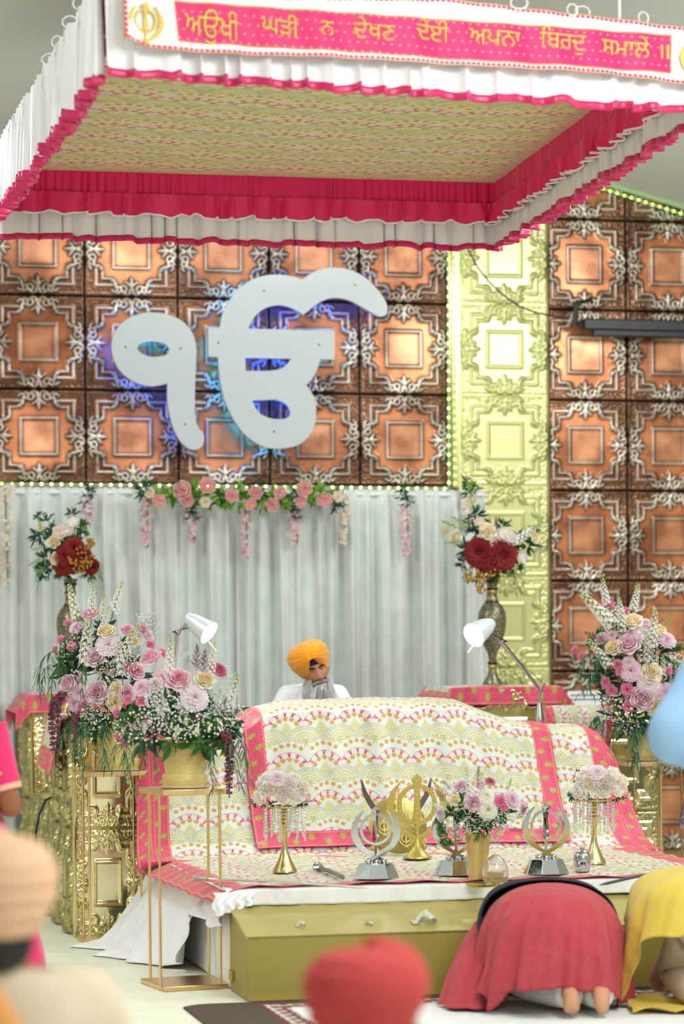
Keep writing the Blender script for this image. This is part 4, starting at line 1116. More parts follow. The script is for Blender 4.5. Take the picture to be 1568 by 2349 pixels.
chrome_emblem('chrome emblem on a faceted base right of the middle bouquet', 1252, 2004)
# gold emblem on a bell foot
pg = onz(957, 1968, ZT); gk = thing('gold_emblem', 'large gold crossed blade emblem on a bell shaped foot at the altar middle', 'emblem ornament', pg)
M_gk = mat('gold_emblem_metal', (192, 174, 92), .38, .55)
b = MB(); b.lathe([(.001, 0), (.072, 0), (.07, .008), (.05, .022), (.03, .045), (.016, .075), (.010, .10), (.001, .10)], n=28); b.build('foot', M_gk, gk)
cG = Vector((0, 0, .108 + .16)); rG = .104
b = MB(); emblem(b, cG, U3, Z3, rG, .012, ringw=.22); b.build('emblem_plate', M_gk, gk, smooth=False, bevel=.0012)
for a in np.linspace(0, 2 * PI, 25)[:-1]: 
    pass
b = MB()
for a in np.linspace(.3, 2 * PI - .3, 22): b.ball(cG + U3 * (math.sin(a) * rG * .89) + Z3 * (math.cos(a) * rG * .89) - V3 * .006, .0042, 6, 4)
for y in np.linspace(-1.6, 1.15, 13): b.ball(cG + Z3 * (y * rG) - V3 * .009, .0042, 6, 4)
for s in (1, -1):
    for k in range(3, 36, 3): 
        x, y = (np.array(KO[k]) + np.array(KI[k])) / 2; b.ball(cG + U3 * (x * s * rG) + Z3 * (y * rG) - V3 * .008, .0042, 6, 4)
sd_ = b.build('stud', mat('stud_bright', (236, 214, 120), .25, .9), gk); sd_['kind'] = 'stuff'
# round gold shield with two crossed blades behind it
pS = onV(912, 1960, VB - .10); pS.z = ZT; shd = thing('gold_shield', 'round gold shield with crossed curved blades leaning behind the emblems', 'shield', pS)
M_sh = mat('shield_gold', (176, 158, 96), .36, .7, bump=(120, .6, .004))
Mt = facing(-V3 * .94 + Z3 * .34); cS = Vector((0, 0, .145))
b = MB(); b.lathe([(.150, -.004), (.152, .004), (.140, .012), (.11, .03), (.06, .046), (.02, .052), (.001, .053), (.001, .045), (.10, .02), (.148, -.008)], c=cS, n=48, M=Mt); b.build('disc', M_sh, shd)
for k, a in enumerate((.2, PI * .5 + .1, PI + .2, -PI / 2 + .3)):
    q = Mt @ Vector((math.cos(a) * .085, math.sin(a) * .085, .044)); ux_ = Mt @ Vector((1, 0, 0)); uy_ = Mt @ Vector((0, 1, 0))
    b = MB(); up = Z3 - (Mt @ Vector((0, 0, 1))) * (Mt @ Vector((0, 0, 1))).dot(Z3); rr = up.cross(Mt @ Vector((0, 0, 1)))
    emblem(b, cS + q, rr * 1, up, .026, .004, ringw=.3); b.build('emblem', M_gk, shd, smooth=False)
b = MB()
for s in (-1, 1):
    ctr = cr([(s * .06, .16), (s * .12, .235), (s * .165, .31), (s * .185, .385)], 5); outl, inl = [], []
    for i, (x, y) in enumerate(ctr):
        f = i / (len(ctr) - 1); w_ = .017 * (1 - f ** 4) + .0005; outl.append((x - s * w_ * .8, y + w_ * .3)); inl.append((x + s * w_ * .8, y - w_ * .3))
    b = MB(); b.strip(outl, inl, V3 * .02, U3, Z3, .004); bl_ = b.build('blade', mat('dark_blade', (120, 108, 106), .3, .8), shd, angle=30)
for s in (-1, 1):
    b = MB(); q = cS + Mt @ Vector((0, 0, .02)); b.tube([q + U3 * (s * .09) - Z3 * .08, q + U3 * (s * .13) - Z3 * .115], .010, 10); b.tube([q + U3 * (s * .105) - Z3 * .07 - V3 * .02, q + U3 * (s * .085) - Z3 * .105 - V3 * .02], .006, 8); b.ball(q + U3 * (s * .135) - Z3 * .12, .015, 10, 6); b.build('hilt', M_gk, shd)

# crystal stands with posies
M_crys = mat('crystal', (246, 248, 250), .05, spec=.9, trans=.75)
def crystal_stand(label, px, py, flat_px):
    p = onz(px, py, ZT); t = thing('crystal_stand', label, 'flower stand', p, 0, 'gold stands with crystal strands')
    H_ = .305
    b = MB(); b.lathe([(.001, 0), (.058, 0), (.056, .01), (.045, .03), (.028, .065), (.017, .10), (.0125, .13), (.014, .16), (.021, .205), (.026, .225), (.016, .23), (.001, .23)], n=26); b.build('trumpet_foot', M_gold, t)
    b = MB()
    for k, (z, r) in enumerate([(.24, .02), (.258, .016), (.275, .02), (.29, .015)]): b.ball((0, 0, z), r, 14, 8, sc=(1, 1, .6))
    b.build('knop', M_gold, t)
    b = MB(); b.lathe([(.001, H_ - .008), (.03, H_ - .008), (.10, H_), (.10, H_ + .006), (.001, H_ + .004)], n=28); b.build('top_dish', M_gold, t)
    pr_ = MB()
    for k in range(7): pr_.ball((0, 0, -.012 - k * .0165), .0072, 7, 4)
    pr_.ball((0, 0, -.012 - 7 * .0165 - .014), .0085, 6, 4, sc=(.7, .7, 2.3)); me = pr_.mesh('crystal_strand', angle=20); me.materials.append(M_crys)
    for k in range(14):
        a = k / 14 * 2 * PI; place(me, 'crystal_strand', t, (math.cos(a) * .096, math.sin(a) * .096, H_), sc=1. - .12 * (k % 2))
    for k in range(8):
        a = k / 8 * 2 * PI + .2; place(me, 'crystal_strand', t, (math.cos(a) * .055, math.sin(a) * .055, H_ - .004), sc=.72)
    return t, p, H_
csL, pcl, HCS = crystal_stand('gold trumpet stand with crystal strands, left on the altar cloth', 653, 2000, 0)
csR, pcr, _ = crystal_stand('gold trumpet stand with crystal strands, right on the altar cloth', 1362, 1981, 0)
# tall gold vase of the middle bouquet
pm = onz(1096, 2015, ZT); mv = thing('gold_vase', 'flared gold metal vase holding the middle bouquet', 'vase', pm)
b = MB(); b.lathe([(.001, 0), (.044, 0), (.045, .01), (.046, .06), (.052, .14), (.062, .205), (.059, .205), (.048, .13), (.04, .06), (.001, .05)], n=36); b.build('body', mat('satin_gold', (214, 186, 122), .4, .7), mv)
# glass bowl with gold contents, small dish, chrome lidded dish, blades
pgj = onz(1136, 2026, ZT); gj = thing('glass_bowl', 'clear glass dome bowl with gold contents beside the gold vase', 'bowl', pgj)
b = MB(); b.lathe([(.001, .002), (.05, .004), (.058, .03), (.056, .07), (.04, .105), (.015, .125), (.001, .128), (.001, .122), (.036, .102), (.052, .07), (.053, .03), (.001, .008)], n=28); b.build('bowl', mat('clear_glass', (250, 252, 252), .03, trans=.95), gj)
b = MB(); b.lathe([(.001, .01), (.035, .01), (.038, .05), (.001, .055)], n=18); b.build('contents', mat('amber_gold', (222, 186, 90), .4, .4), gj)
pd_ = onz(1108, 2034, ZT); gd = thing('gold_dish', 'shallow gold dish at the altar edge below the glass bowl', 'dish', pd_)
b = MB(); b.lathe([(.001, 0), (.055, 0), (.075, .010), (.077, .013), (.054, .005), (.001, .005)], n=30); b.build('plate', M_gold, gd)
pdc = onz(1335, 1998, ZT); dc = thing('chrome_bowl', 'small chrome bowl on its side beside the right chrome emblem', 'bowl', pdc)
b = MB(); b.lathe([(.001, 0), (.034, 0), (.042, .03), (.040, .075), (.024, .095), (.001, .1)], n=24); b.build('body', M_chrome, dc)
b = MB(); b.ball((0, 0, .108), .012, 10, 6); b.build('knob', M_chrome, dc)
def blade_thing(name, label, p, q, r, m, hilt, cat='sword', flat=.4):
    t = thing(name, label, cat, p); d = q - p
    L = d.length; n_ = 14
    b = MB(); b.tube([d * (k / n_) + Vector((0, 0, r + .012 * math.sin(k / n_ * PI) * .3)) for k in range(n_ + 1)], [r] * n_ + [r * .3], 10, flat=1); b.build('blade', m, t)
    b = MB(); e = d.normalized(); b.tube([-e * hilt, -e * hilt * .85, -e * hilt * .5, Vector((0, 0, 0))], [r * 1.2, r * 1.9, r * 1.3, r * 1.5], 10); b.ball(-e * hilt, r * 2.2, 10, 6); sv = Vector((-e.y, e.x, 0)); b.tube([-sv * r * 3, sv * r * 3], r * .8, 8)
    ho = b.build('hilt', M_steel, t); ho.location.z = r
    return t
def clothp(px, py, dz=.0): return onz(px, py, ZT + dz)
blade_thing('long_sword', 'long bright sword lying along the front of the altar cloth', clothp(478, 2019), clothp(845, 2040), .0055, mat('bright_steel', (226, 228, 234), .2, .9), .07)
blade_thing('dagger', 'short ornate silver dagger in sheath lying left of the chrome emblem', clothp(735, 1996), clothp(790, 2020), .011, mat('dark_silver', (150, 142, 138), .4, .8, bump=(200, 1., .004)), .075)
blade_thing('curved_sword', 'dark sheathed sword lying at the right end of the altar cloth', clothp(1575, 1992), clothp(1375, 2034), .007, mat('blue_sheath', (70, 80, 104), .4, .3), .09)
# ------------------------------------------------------------------ flowers: prototypes of radius about 1, facing +Z
M_petal = mat('petal', vcol=True, rough=.65)
_nt = M_petal.node_tree; _tr = _nt.nodes.new('ShaderNodeBsdfTranslucent'); _mx = _nt.nodes.new('ShaderNodeMixShader'); _mx.inputs[0].default_value = .38
_nt.links.new(_nt.nodes['Color Attribute'].outputs['Color'] if 'Color Attribute' in _nt.nodes else [n for n in _nt.nodes if n.type == 'VERTEX_COLOR'][0].outputs['Color'], _tr.inputs['Color'])
_nt.links.new(_nt.nodes['Principled BSDF'].outputs[0], _mx.inputs[1]); _nt.links.new(_tr.outputs[0], _mx.inputs[2]); _nt.links.new(_mx.outputs[0], _nt.nodes['Material Output'].inputs['Surface'])
def petal_sheet(mb, phi, hw, prof, c0, c1, nu=4, nv=5, cup=.12, ruf=0., sd=0):
    """prof: list of (r, z) from base to tip"""
    rs = [p[0] for p in prof]; zs = [p[1] for p in prof]; k = np.linspace(0, 1, len(prof)); n0 = len(mb.v)
    for j in range(nv + 1):
        t = j / nv; r = np.interp(t, k, rs); z = np.interp(t, k, zs)
        wd = hw * (math.sin(min(1, .25 + t * 1.1) * PI * .5) if t < .8 else math.sin(PI * .5) * (1 - ((t - .8) / .2) ** 2 * .45))
        for i in range(nu + 1):
            s_ = i / nu * 2 - 1; a = phi + s_ * wd
            rr = r * (1 - cup * s_ * s_ * t) + ruf * math.sin(s_ * 7 + sd) * t * t; zz = z + cup * .5 * s_ * s_ * t + ruf * math.cos(s_ * 9 + sd * 2) * t * t
            if t > .95: zz -= .04 * abs(s_)
            mb.v.append((rr * math.cos(a), rr * math.sin(a), zz)); mb.c.append(tuple(c0[q] + (c1[q] - c0[q]) * t for q in range(3)))
    for j in range(nv):
        for i in range(nu):
            q = n0 + j * (nu + 1) + i; mb.f.append((q, q + 1, q + nu + 2, q + nu + 1)); mb.mi.append(0)
def proto(mb, name, m, ang=0):
    me = mb.mesh(name, angle=ang); 
    for x in (m if isinstance(m, (list, tuple)) else [m]): me.materials.append(x)
    return me
def rose(name, cin, cout):
    b = MB(); ci, co = lin(cin), lin(cout); mid = lambda f: tuple(ci[q] + (co[q] - ci[q]) * f for q in range(3))
    for L, (n, hw, prof) in enumerate([(3, .9, [(.05, 0), (.13, .3), (.10, .62)]), (4, .75, [(.1, -.05), (.26, .3), (.24, .62), (.30, .66)]), (5, .66, [(.15, -.1), (.42, .2), (.44, .55), (.54, .57)]),
                                       (5, .72, [(.2, -.15), (.60, .1), (.66, .42), (.80, .40)]), (6, .62, [(.2, -.25), (.74, -.02), (.88, .24), (1.02, .16)])]):
        for i in range(n):
            petal_sheet(b, i * 2 * PI / n + L * 1.1 + rl(-.12, .12), hw, prof, mid(L / 5), mid(min(1, L / 4 + .15)), ruf=.02, sd=i + L)
    return proto(b, name, M_petal)
def mum(name, cin, cout, n_l=6, n0=10):
    b = MB(); ci, co = lin(cin), lin(cout)
    for L in range(n_l):
        f = L / (n_l - 1); n = int(n0 + L * 4); el = (1 - f) * 1.35 + .02; ln = .35 + .65 * f
        for i in range(n):
            a = i * 2 * PI / n + L * .37; e = el + rl(-.1, .1)
            pr_ = [(.06, .02 + .1 * (1 - f)), (.06 + ln * .55 * math.cos(e), .1 + ln * .6 * math.sin(e)), (.06 + ln * math.cos(e * .9), .06 + ln * math.sin(e) * .88)]
            petal_sheet(b, a, .20, pr_, tuple(ci[q] + (co[q] - ci[q]) * f * .6 for q in range(3)), co, nu=2, nv=3, cup=.1)
    return proto(b, name, M_petal)
def carn(name, cin, cout):
    b = MB(); ci, co = lin(cin), lin(cout)
    for L in range(4):
        for i in range(5):
            e = 1.3 - L * .36; petal_sheet(b, i * 2 * PI / 5 + L * .7, .62, [(.05, 0), (.5 * math.cos(e) + .1, .55 * math.sin(e)), (.9 * math.cos(e) + .1, .8 * math.sin(e))], ci, co, nu=6, nv=4, ruf=.10, sd=i * 3 + L)
    return proto(b, name, M_petal)
def peony(name, cin, cout, cc=None):
    b = MB(); ci, co = lin(cin), lin(cout)
    for L, (n, prof) in enumerate([(4, [(.05, 0), (.32, .2), (.28, .55)]), (5, [(.1, -.1), (.56, .1), (.56, .52)]), (6, [(.1, -.2), (.82, -.02), (.98, .35)])]):
        for i in range(n): petal_sheet(b, i * 2 * PI / n + L * .8, .68, prof, ci, co, cup=.16, ruf=.03, sd=i)
    if cc:
        b.col = lin(cc); b.ball((0, 0, .18), .13, 8, 5)
    return proto(b, name, M_petal)
def floret(b, c, n, r, k, colr):
    """five petalled floret at c facing n"""
    M = facing(n, rl(0, 6)); c = Vector(c); i0 = len(b.v)
    b.v.append(tuple(c)); b.c.append(tuple(x * .85 for x in colr))
    for i in range(10):
        a = i * PI / 5; rr = r if i % 2 else r * .45; p = M @ Vector((rr * math.cos(a), rr * math.sin(a), r * .25)); b.v.append(tuple(c + p)); b.c.append(colr)
    for i in range(10): b.f.append((i0, i0 + 1 + i, i0 + 1 + (i + 1) % 10)); b.mi.append(0)
def spire(name, col, tip):
    """stem up +Z from 0 to 1, florets on its upper part"""
    b = MB(); b.col = lin((110, 140, 76)); b.tube([(0, 0, -.3), (0, 0, .5), (.02, 0, 1)], [.014, .012, .006], 5)
    for i in range(58):
        t = .10 + .88 * (i / 58); a = i * 2.4; r = .105 * (1 - t) ** .6 + .02; cl = tuple(lin(col)[q] + (lin(tip)[q] - lin(col)[q]) * max(0, (t - .6) / .4) for q in range(3))
        n = Vector((math.cos(a), math.sin(a), .35)); floret(b, Vector((.02 * t, 0, t)) + n * r, n, .082 * (1 - t * .6), 5, cl)
    return proto(b, name, M_petal)
def gyp(name, n=110, col=(246, 247, 244)):
    b = MB()
    for i in range(n):
        d = Vector((rl(-1, 1), rl(-1, 1), rl(-.5, 1)))
        if d.length > 1 or d.length < .25: continue
        b.col = lin((128, 150, 100)); 
        if i % 2: b.tube([d * .2, d * .95], .006, 3, cap=False)
        b.col = lin(col); b.ball(d, rl(.035, .062), 6, 4)
    return proto(b, name, M_petal, 0)
def leafcluster(name, n, L, wdt, cols, droop=.3, up=.2):
    b = MB()
    for i in range(n):
        d = Vector((rl(-1, 1), rl(-1, 1), rl(-.4, 1) + up)).normalized(); base = d * rl(.1, .45); ln = L * rl(.7, 1.2)
        side = d.orthogonal().normalized(); side = Matrix.Rotation(rl(0, 6.28), 3, d) @ side; nn = d.cross(side)
        b.col = lin(random.choice(cols)); vs = []
        for j in range(6):
            t = j / 5; p = base + d * (ln * t) + Vector((0, 0, -droop * ln * t * t)) + nn * (.08 * math.sin(t * 3))
            w_ = wdt * ln * math.sin(PI * (.06 + .94 * t) ** .8) if t < 1 else 0.0
            vs += [p - side * w_ + nn * w_ * .3, p, p + side * w_ + nn * w_ * .3]
        b._add(vs, [(j * 3 + k, j * 3 + k + 1, j * 3 + k + 4, j * 3 + k + 3) for j in range(5) for k in range(2)])
    return proto(b, name, M_petal)
def willow(name, n_leaf=22, sd=0, cols=((70, 116, 84), (92, 136, 92), (52, 96, 74))):
    """strand from 0 going out along +X then hanging down, about 1 long"""
    b = MB(); ctr = cr([(0, 0), (.22 + .05 * (sd % 2), .06), (.40, -.12), (.48, -.45), (.50 + .04 * sd, -.95)], 6); ctr = [Vector((x, .05 * math.sin(z * 5 + sd), z)) for x, z in ctr]
    b.col = lin((96, 120, 72)); b.tube(ctr, [.008] * len(ctr), 4)
    for i in range(n_leaf):
        t = .25 + .75 * i / n_leaf; p = ctr[min(len(ctr) - 1, int(t * (len(ctr) - 1)))]
        a = rl(0, 2 * PI); out = Vector((math.cos(a), math.sin(a), -.25)); ln = rl(.18, .32); s_ = Vector((-math.sin(a), math.cos(a), 0)); b.col = lin(random.choice(cols)); vs = []
        for j in range(5):
            f = j / 4; q = p + out * (ln * f * (1 - .35 * f)) + Vector((0, 0, -ln * .9 * f * f)); w_ = .017 * math.sin(PI * (.1 + .9 * f)) if f < 1 else .001
            vs += [q - s_ * w_, q + s_ * w_]
        b._add(vs, [(j * 2, j * 2 + 1, j * 2 + 3, j * 2 + 2) for j in range(4)])
    return proto(b, name, M_petal)
def amaranth(name, col=(146, 84, 104)):
    b = MB(); ctr = [Vector((x, 0, z)) for x, z in cr([(0, 0), (.12, .06), (.2, -.1), (.22, -.5), (.2, -1)], 5)]
    b.col = lin((110, 90, 70)); b.tube(ctr, .01, 4)
    for i in range(300):
        t = .25 + .75 * rl(0, 1); p = ctr[min(len(ctr) - 1, int(t * (len(ctr) - 1)))]; r = .085 * (1 - .5 * t)
        b.col = lin((col[0] + rl(-22, 26), col[1] + rl(-16, 24), col[2] + rl(-16, 26))); b.ball(p + Vector((rl(-r, r), rl(-r, r), rl(-.03, .03))), rl(.014, .026), 5, 3)
    return proto(b, name, M_petal, 0)
def sprig(name, col, n=26):                                  # fine airy plume along +Z
    b = MB(); b.col = lin((104, 84, 92)); b.tube([(0, 0, 0), (.03, 0, .5), (0, 0, 1)], .006, 4)
    for i in range(n):
        t = .3 + .7 * i / n; a = i * 2.4; d = Vector((math.cos(a), math.sin(a), .8)); L = .22 * (1.1 - t); p = Vector((0, 0, t)); b.tube([p, p + d * L], .004, 3, cap=False)
        for k in range(3): 
            b.col = lin((col[0] + rl(-15, 15), col[1] + rl(-15, 15), col[2] + rl(-15, 15))); b.ball(p + d * L * (.4 + .3 * k), rl(.014, .022), 4, 3)
    return proto(b, name, M_petal, 0)
PR = dict(
    R=('rose', rose('rose_pink', (230, 140, 176), (250, 220, 230))), L=('rose', rose('rose_lavender', (228, 168, 196), (244, 224, 232))), W=('rose', rose('rose_cream', (244, 220, 160), (250, 244, 222))),
    P=('rose', rose('rose_deep', (204, 84, 124), (232, 150, 184))), M=('chrysanthemum', mum('mum_pale', (236, 216, 222), (244, 232, 238))), V=('chrysanthemum', mum('mum_violet', (216, 168, 194), (242, 216, 230), 5, 9)),
    N=('chrysanthemum', mum('mum_white', (228, 226, 160), (246, 244, 234), 5, 9)), K=('chrysanthemum', mum('mum_red', (96, 10, 18), (150, 28, 32), 7, 10)), C=('carnation', carn('carnation_pink', (232, 96, 156), (250, 178, 210))),
    D=('delphinium', spire('delphinium_white', (244, 245, 238), (186, 210, 120))), G=('babys_breath', gyp('babys_breath_a')), H=('babys_breath', gyp('babys_breath_b', 140)),
    F=('foliage', leafcluster('foliage_a', 30, .75, .16, ((58, 108, 52), (84, 136, 66), (44, 88, 48)))), E=('foliage', leafcluster('foliage_b', 26, .8, .12, ((40, 84, 60), (56, 104, 72), (34, 70, 50)))),
    S=('greenery_strand', willow('willow_a', 22, 0)), T=('greenery_strand', willow('willow_b', 26, 1)), A=('amaranth', amaranth('amaranth_a')), Q=('sprig', sprig('sprig_plum', (150, 100, 124))), Z=('sprig', sprig('sprig_lime', (176, 206, 110))),
    B=('peony', peony('peony_cream', (250, 232, 212), (252, 246, 238), (226, 190, 110))), O=('peony', peony('peony_blush', (240, 150, 160), (250, 226, 222))), I=('peony', peony('peony_white', (252, 242, 236), (253, 250, 247))))
MINOR = 'GHFE'
def arrange(label, cat, c, items, depth, group, base, flat=None, back=8, name='flower_arrangement', cx=None, rad=None, seed=0, ysc=1.):
    """items: (kind, px, py, radius px [, tip px, tip py]) on a rounded mass centred at world c; depth: its half thickness"""
    random.seed(seed + 50)
    t = thing(name, label, cat, base, 0, group); D = c.y
    k = D / F
    for it in items:
        kd, px, py, r = it[:4]; nm, me = PR[kd]
        w_ = P(px, py, D); off = w_ - c; q = min(1, math.hypot(off.x / rad[0], off.z / rad[1]))
        dep = depth * math.sqrt(max(0, 1 - q * q))
        if kd in 'FE': dep *= .55
        pos = Vector((w_.x, c.y - dep, w_.z)) ; pos = Vector((c.x + (w_.x - c.x), c.y - dep, w_.z)); pos = c + Vector(((w_.x - c.x) * pos.y / D, pos.y - c.y, (H + (w_.z - H) * pos.y / D) - c.z))
        nrm = Vector((off.x / rad[0], -.9 * math.sqrt(max(.05, 1 - q * q)) - .1, off.z / rad[1] + .25)).normalized()
        R1 = r * pos.y / F * (.90 if kd in 'RLWPV' else 1.12 if kd in 'GH' else 1.)
        if kd in 'DQZ':
            tx, ty = it[4], it[5]; tip = P(tx, ty, pos.y - .0) ; d = tip - pos; place(me, nm, t, pos - base, facing(d, rl(0, 6)), d.length); continue
        if kd in 'ST':
            place(me, nm, t, pos - base, Matrix.Rotation(it[4] if len(it) > 4 else rl(-2.6, -.5), 3, 'Z'), R1); continue
        if kd == 'A':
            place(me, nm, t, pos - base, Matrix.Rotation(it[4] if len(it) > 4 else -1.2, 3, 'Z'), R1); continue
        o = place(me, nm, t, pos - base, facing(nrm, rl(0, 6)), R1)
        if kd in 'GH': o['kind'] = 'stuff'
    kinds = [i for i in items if i[0] in 'RLWMVCGFENBI']
    for i in range(back):                                    # the far side of the mass
        kd = random.choice(kinds)[0]; nm, me = PR[kd]; a = rl(0, 2 * PI); q = rl(.2, .85)
        pos = c + Vector((math.cos(a) * q * rad[0], depth * .8 * math.sqrt(1 - q * q), math.sin(a) * q * rad[1] * .8 + .02)); r = {'R': 30, 'L': 30, 'W': 26, 'M': 28, 'V': 24, 'C': 14, 'N': 24, 'G': 30, 'F': 34, 'E': 34, 'B': 20, 'I': 20}[kd] * k * ysc
        o = place(me, nm, t, pos - base, facing(Vector((math.cos(a) * q, .8, math.sin(a) * q + .2)), rl(0, 6)), r)
        if kd in 'GH': o['kind'] = 'stuff'
    return t
GRP = 'large flower arrangements in the gold tubs'
baseA = Vector((cA2.x, cA.y, hA + .20)); ccA = P(415, 1620, cA.y)
itA = [('R', 415, 1562, 37), ('R', 352, 1514, 34), ('P', 502, 1540, 28), ('W', 474, 1562, 30), ('M', 452, 1602, 34), ('V', 330, 1578, 26), ('V', 362, 1572, 24), ('C', 300, 1606, 15), ('C', 274, 1636, 14), ('C', 275, 1690, 14), ('C', 290, 1704, 13), ('C', 330, 1610, 15),
       ('G', 330, 1660, 48), ('H', 370, 1630, 46), ('G', 300, 1682, 38), ('H', 420, 1650, 50), ('G', 500, 1660, 46), ('H', 520, 1625, 40), ('G', 455, 1640, 44), ('H', 380, 1590, 36), ('G', 540, 1640, 34), ('G', 440, 1520, 26),
       ('D', 395, 1560, 0, 392, 1462), ('D', 485, 1560, 0, 492, 1472), ('D', 525, 1640, 0, 546, 1545), ('D', 430, 1650, 0, 420, 1580), ('D', 300, 1690, 0, 262, 1650), ('D', 500, 1650, 0, 505, 1580), ('D', 390, 1650, 0, 352, 1560), ('Q', 455, 1560, 0, 452, 1478), ('Q', 470, 1570, 0, 470, 1490), ('Q', 480, 1680, 0, 450, 1620), ('Z', 535, 1600, 0, 548, 1548), ('Q', 500, 1650, 0, 520, 1600),
       ('F', 400, 1690, 62), ('F', 460, 1700, 60), ('E', 340, 1690, 60), ('F', 510, 1690, 56), ('E', 420, 1620, 70), ('E', 370, 1640, 66), ('F', 480, 1640, 66), ('F', 300, 1660, 50), ('E', 530, 1670, 46),
       ('S', 500, 1700, 120, -.6), ('T', 470, 1710, 110, -1.1), ('S', 350, 1710, 110, -2.5), ('T', 330, 1700, 90, -2.8), ('S', 380, 1710, 70, -2.0), ('T', 520, 1700, 110, -.3), ('S', 300, 1700, 80, 3.0), ('A', 505, 1690, 140, -.5), ('A', 512, 1700, 100, -.9)]
arrange('pink and white flower arrangement on the nearest left stand, facing the viewer', 'flowers', ccA, itA, .22, GRP, baseA, rad=(.32, .28), seed=1)
baseB = Vector((cB2.x, cB.y, hB + .21)); ccB = P(262, 1570, cB.y)
itB = [('L', 232, 1588, 34), ('L', 228, 1510, 30), ('R', 215, 1412, 26), ('L', 165, 1570, 28), ('R', 300, 1448, 22), ('W', 252, 1450, 26), ('W', 312, 1472, 20), ('W', 272, 1612, 24), ('W', 275, 1580, 20), ('M', 258, 1482, 32), ('V', 182, 1440, 22), ('V', 192, 1590, 26), ('V', 180, 1615, 22), ('C', 145, 1468, 13), ('C', 133, 1492, 12), ('C', 172, 1484, 14), ('C', 160, 1430, 12), ('C', 150, 1600, 18), ('C', 330, 1445, 14), ('C', 350, 1480, 13), ('C', 300, 1530, 14), ('V', 345, 1460, 18), ('C', 375, 1500, 14),
       ('L', 300, 1590, 26), ('R', 320, 1540, 26), ('C', 195, 1625, 14),
       ('D', 185, 1430, 0, 158, 1338), ('D', 215, 1420, 0, 212, 1336), ('D', 262, 1420, 0, 280, 1330), ('D', 205, 1540, 0, 200, 1420), ('D', 275, 1540, 0, 310, 1440), ('D', 240, 1420, 0, 240, 1360), ('D', 240, 1450, 0, 250, 1390), ('Z', 240, 1400, 0, 238, 1358), ('D', 290, 1560, 0, 270, 1470), ('D', 300, 1480, 0, 325, 1435),
       ('G', 220, 1640, 34), ('H', 210, 1630, 30), ('G', 140, 1500, 28), ('G', 290, 1520, 38), ('H', 270, 1540, 36), ('G', 320, 1500, 34), ('H', 190, 1470, 30), ('G', 245, 1620, 30), ('H', 340, 1430, 30), ('G', 230, 1650, 36),
       ('Q', 190, 1500, 0, 175, 1455), ('Q', 215, 1640, 0, 180, 1600), ('Q', 260, 1560, 0, 280, 1520),
       ('F', 160, 1520, 52), ('E', 175, 1545, 56), ('F', 220, 1660, 50), ('E', 260, 1640, 60), ('F', 300, 1620, 52), ('E', 200, 1490, 50), ('F', 240, 1540, 62), ('E', 310, 1560, 60), ('F', 190, 1660, 50), ('F', 280, 1500, 50), ('E', 240, 1450, 40),
       ('S', 150, 1500, 110, -2.9), ('T', 170, 1520, 100, -2.5), ('S', 200, 1530, 90, -1.5), ('T', 140, 1530, 80, 3.1), ('S', 220, 1660, 110, -1.9), ('T', 250, 1665, 100, -1.5), ('S', 280, 1665, 105, -1.2), ('T', 305, 1660, 100, -.8), ('S', 190, 1660, 100, -2.4), ('S', 235, 1665, 90, -1.2), ('T', 210, 1660, 90, -2.1), ('A', 165, 1600, 130, -2.7), ('A', 190, 1645, 110, -2.0), ('A', 150, 1610, 120, 3.0)]
arrange('tall pink and white flower arrangement in front of the left gold cabinets', 'flowers', ccB, itB, .24, GRP, baseB, rad=(.36, .50), seed=2)
baseC = Vector((cC2.x, cC.y, zC + .20)); ccC = P(1465, 1550, cC.y)
